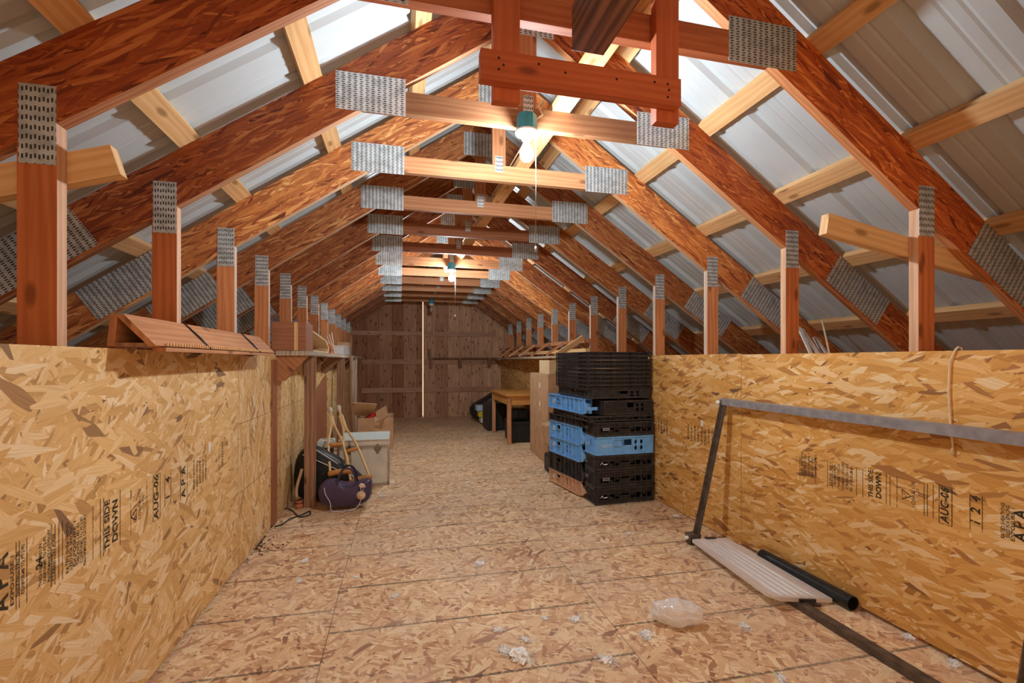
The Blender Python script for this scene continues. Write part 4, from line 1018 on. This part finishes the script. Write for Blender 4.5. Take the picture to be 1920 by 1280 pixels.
pr.tube([a, b], .034, 28, caps=False); pr.tube([b, a], .030, 28, caps=False)
ringv = []
for P_, in ((b,), (a,)):
    vs = [P_ + Vector((math.cos(t) * r_, 0, math.sin(t) * r_)) for r_ in (.034, .030) for t in [2 * math.pi * k / 28 for k in range(28)]]
    pr.add(vs, [(k, (k + 1) % 28, 28 + (k + 1) % 28, 28 + k) for k in range(28)])
one(pr, 'plastic_pipe', PIPE, 'black plastic pipe lying against the foot of the right wall', 'pipe')

# crumpled film
def crumple(c, size, seed, mat, name, n=26, amp=.25, flat=0.5):
    vs = []; fs = []; m = n // 2
    for j in range(m + 1):
        for i in range(n):
            th = math.pi * j / m; ph = 2 * math.pi * i / n
            d = Vector((math.sin(th) * math.cos(ph), math.sin(th) * math.sin(ph), math.cos(th)))
            r_ = (1 + (.07 * math.cos(d.x * 7.5) if mat is FILM else 0)) + amp * (noise.noise(d * 2.2 + Vector((seed, 0, 0))) + .6 * abs(noise.noise(d * 5 + Vector((0, seed, 0)))) + .4 * noise.noise(d * 11 + Vector((0, 0, seed))))
            v = Vector((d.x * size[0], d.y * size[1], d.z * size[2])) * r_
            v.z = max(v.z, -size[2] * flat); vs.append(v + Vector((0, 0, size[2] * flat)))
    for j in range(m):
        for i in range(n): k = (i + 1) % n; fs.append((j*n+i, (j+1)*n+i, (j+1)*n+k, j*n+k))
    return MB().add(vs, fs, smooth=False)
p = on_z(1276, 1176)
o = crumple(p, (.105, .060, .056), 3.3, FILM, 'f', 72, .12, .85).build('plastic_bundle', FILM); o.location = (p.x, p.y + .03, .002); o.rotation_euler.z = R(-22)
tag(o, 'crumpled bundle of clear plastic film on the floor', 'plastic film')
# fluff
random.seed(21)
FL = [(945, 1222, 1.2, 'beside the larger tuft in the lower middle of the floor'), (975, 1232, 2.2, 'the largest tuft at the bottom middle of the floor'), (1138, 1240, 1.5, 'near the bottom edge, left of the plastic bundle'), (985, 1200, .8, 'just above the largest tuft'), (1212, 1192, 1.3, 'directly left of the plastic bundle'),
      (900, 1058, 1.6, 'in the middle of the open floor'), (740, 1118, .8, 'left of the middle of the floor'), (1080, 1162, 1.2, 'right of centre, before the plastic bundle'), (1022, 1160, .6, 'small tuft right of the torn scraps'), (934, 1182, .9, 'small flat scrap left of the bottom tufts'),
      (572, 1052, 1.0, 'near the left wall by the dark crumbs'), (668, 1082, .6, 'left floor, farther from the wall'), (876, 910, .8, 'in the floor gap beyond the purple bag'), (1268, 968, .9, 'by the right wall in front of the crates'), (1398, 1176, 1.0, 'between the plastic bundle and the steel rail'),
      (1705, 1195, 1.1, 'at the foot of the right wall'), (1790, 1245, 1.0, 'at the right wall, nearest the camera'), (1465, 1272, .9, 'at the bottom edge near the rail'), (715, 930, .8, 'on the floor right of the purple bag'), (735, 905, 1.0, 'at the foot of the white trunk'), (1180, 1000, .7, 'before the bottom crate'), (560, 1090, .7, 'torn bit by the left wall')]
for q, (px, py, s, where) in enumerate(FL):
    p = on_z(px, py); s *= .020
    mb = crumple(p, (s * random.uniform(.7, 1.2), s * .65, s * .3), q * 1.7, FLUFF, 'f', 16, .9, .5)
    for k in range(80):
        a = random.uniform(0, 6.28); rr = random.random() ** .6
        c_ = Vector((math.cos(a) * rr * s * 1.7, math.sin(a) * rr * s * .9, s * .35 * (1 - rr) + .001)); b_ = random.uniform(0, 6.28)
        d = Vector((math.cos(b_), math.sin(b_), 0)) * s * random.uniform(.3, .9)
        m_ = c_ + d * .5 + Vector((random.uniform(-.3, .3) * s, random.uniform(-.3, .3) * s, random.uniform(.05, .3) * s)); e_ = c_ + d
        mb.tube([c_, m_, e_], [.0010, .0015, .0005], 3)
    o = mb.build('insulation_tuft', FLUFF); o.location = (p.x, p.y, .0); o.rotation_euler.z = random.uniform(0, 3)
    tag(o, 'white insulation tuft ' + where, 'tuft', 'insulation tufts on the floor')
# cord over the right wall
yy = on_x(1787, 700, XR).y
one(MB().tube([(XR + .02, yy - .02, WH - .05), (XR + .016, yy - .018, WH + .004), (XR + .002, yy - .016, WH + .008), (XR - .006, yy - .012, WH - .002), (XR - .008, yy + .006, WH - .05), (XR - .008, yy + .010, WH - .16), (XR - .008, yy + .004, WH - .30), (XR - .008, yy - .004, WH - .38), (XR - .008, yy - .002, WH - .41)], [.0035] * 8 + [.007], 8), 'hanging_cord', CORD, 'pale cord hanging over the top of the right wall', 'cord')
# trims behind right wall
for q, (px, py, px2, py2) in enumerate(((1525, 664, 1497, 612), (1540, 664, 1503, 616), (1556, 664, 1530, 632), (1548, 664, 1527, 634))):
    a = at(px, py + 8, 2.55 + q * .03); b = at(px2, py2, 2.75 + q * .03)
    one(MB().bar(a, b, .03, .008, (0, -1, .3)), 'trim_strip', WHITEINK, ['leftmost and longest', 'second', 'rightmost short', 'third, short'][q] + ' white trim strip standing behind the right wall', 'trim strip', 'white trim strips')
one(MB().tube([at(1556, 668, 2.6), at(1548, 630, 2.66), at(1541, 600, 2.7)], [.007, .006, .006], 8), 'wooden_rod', CORD, 'thin curved tan rod poking up behind the right wall', 'rod')
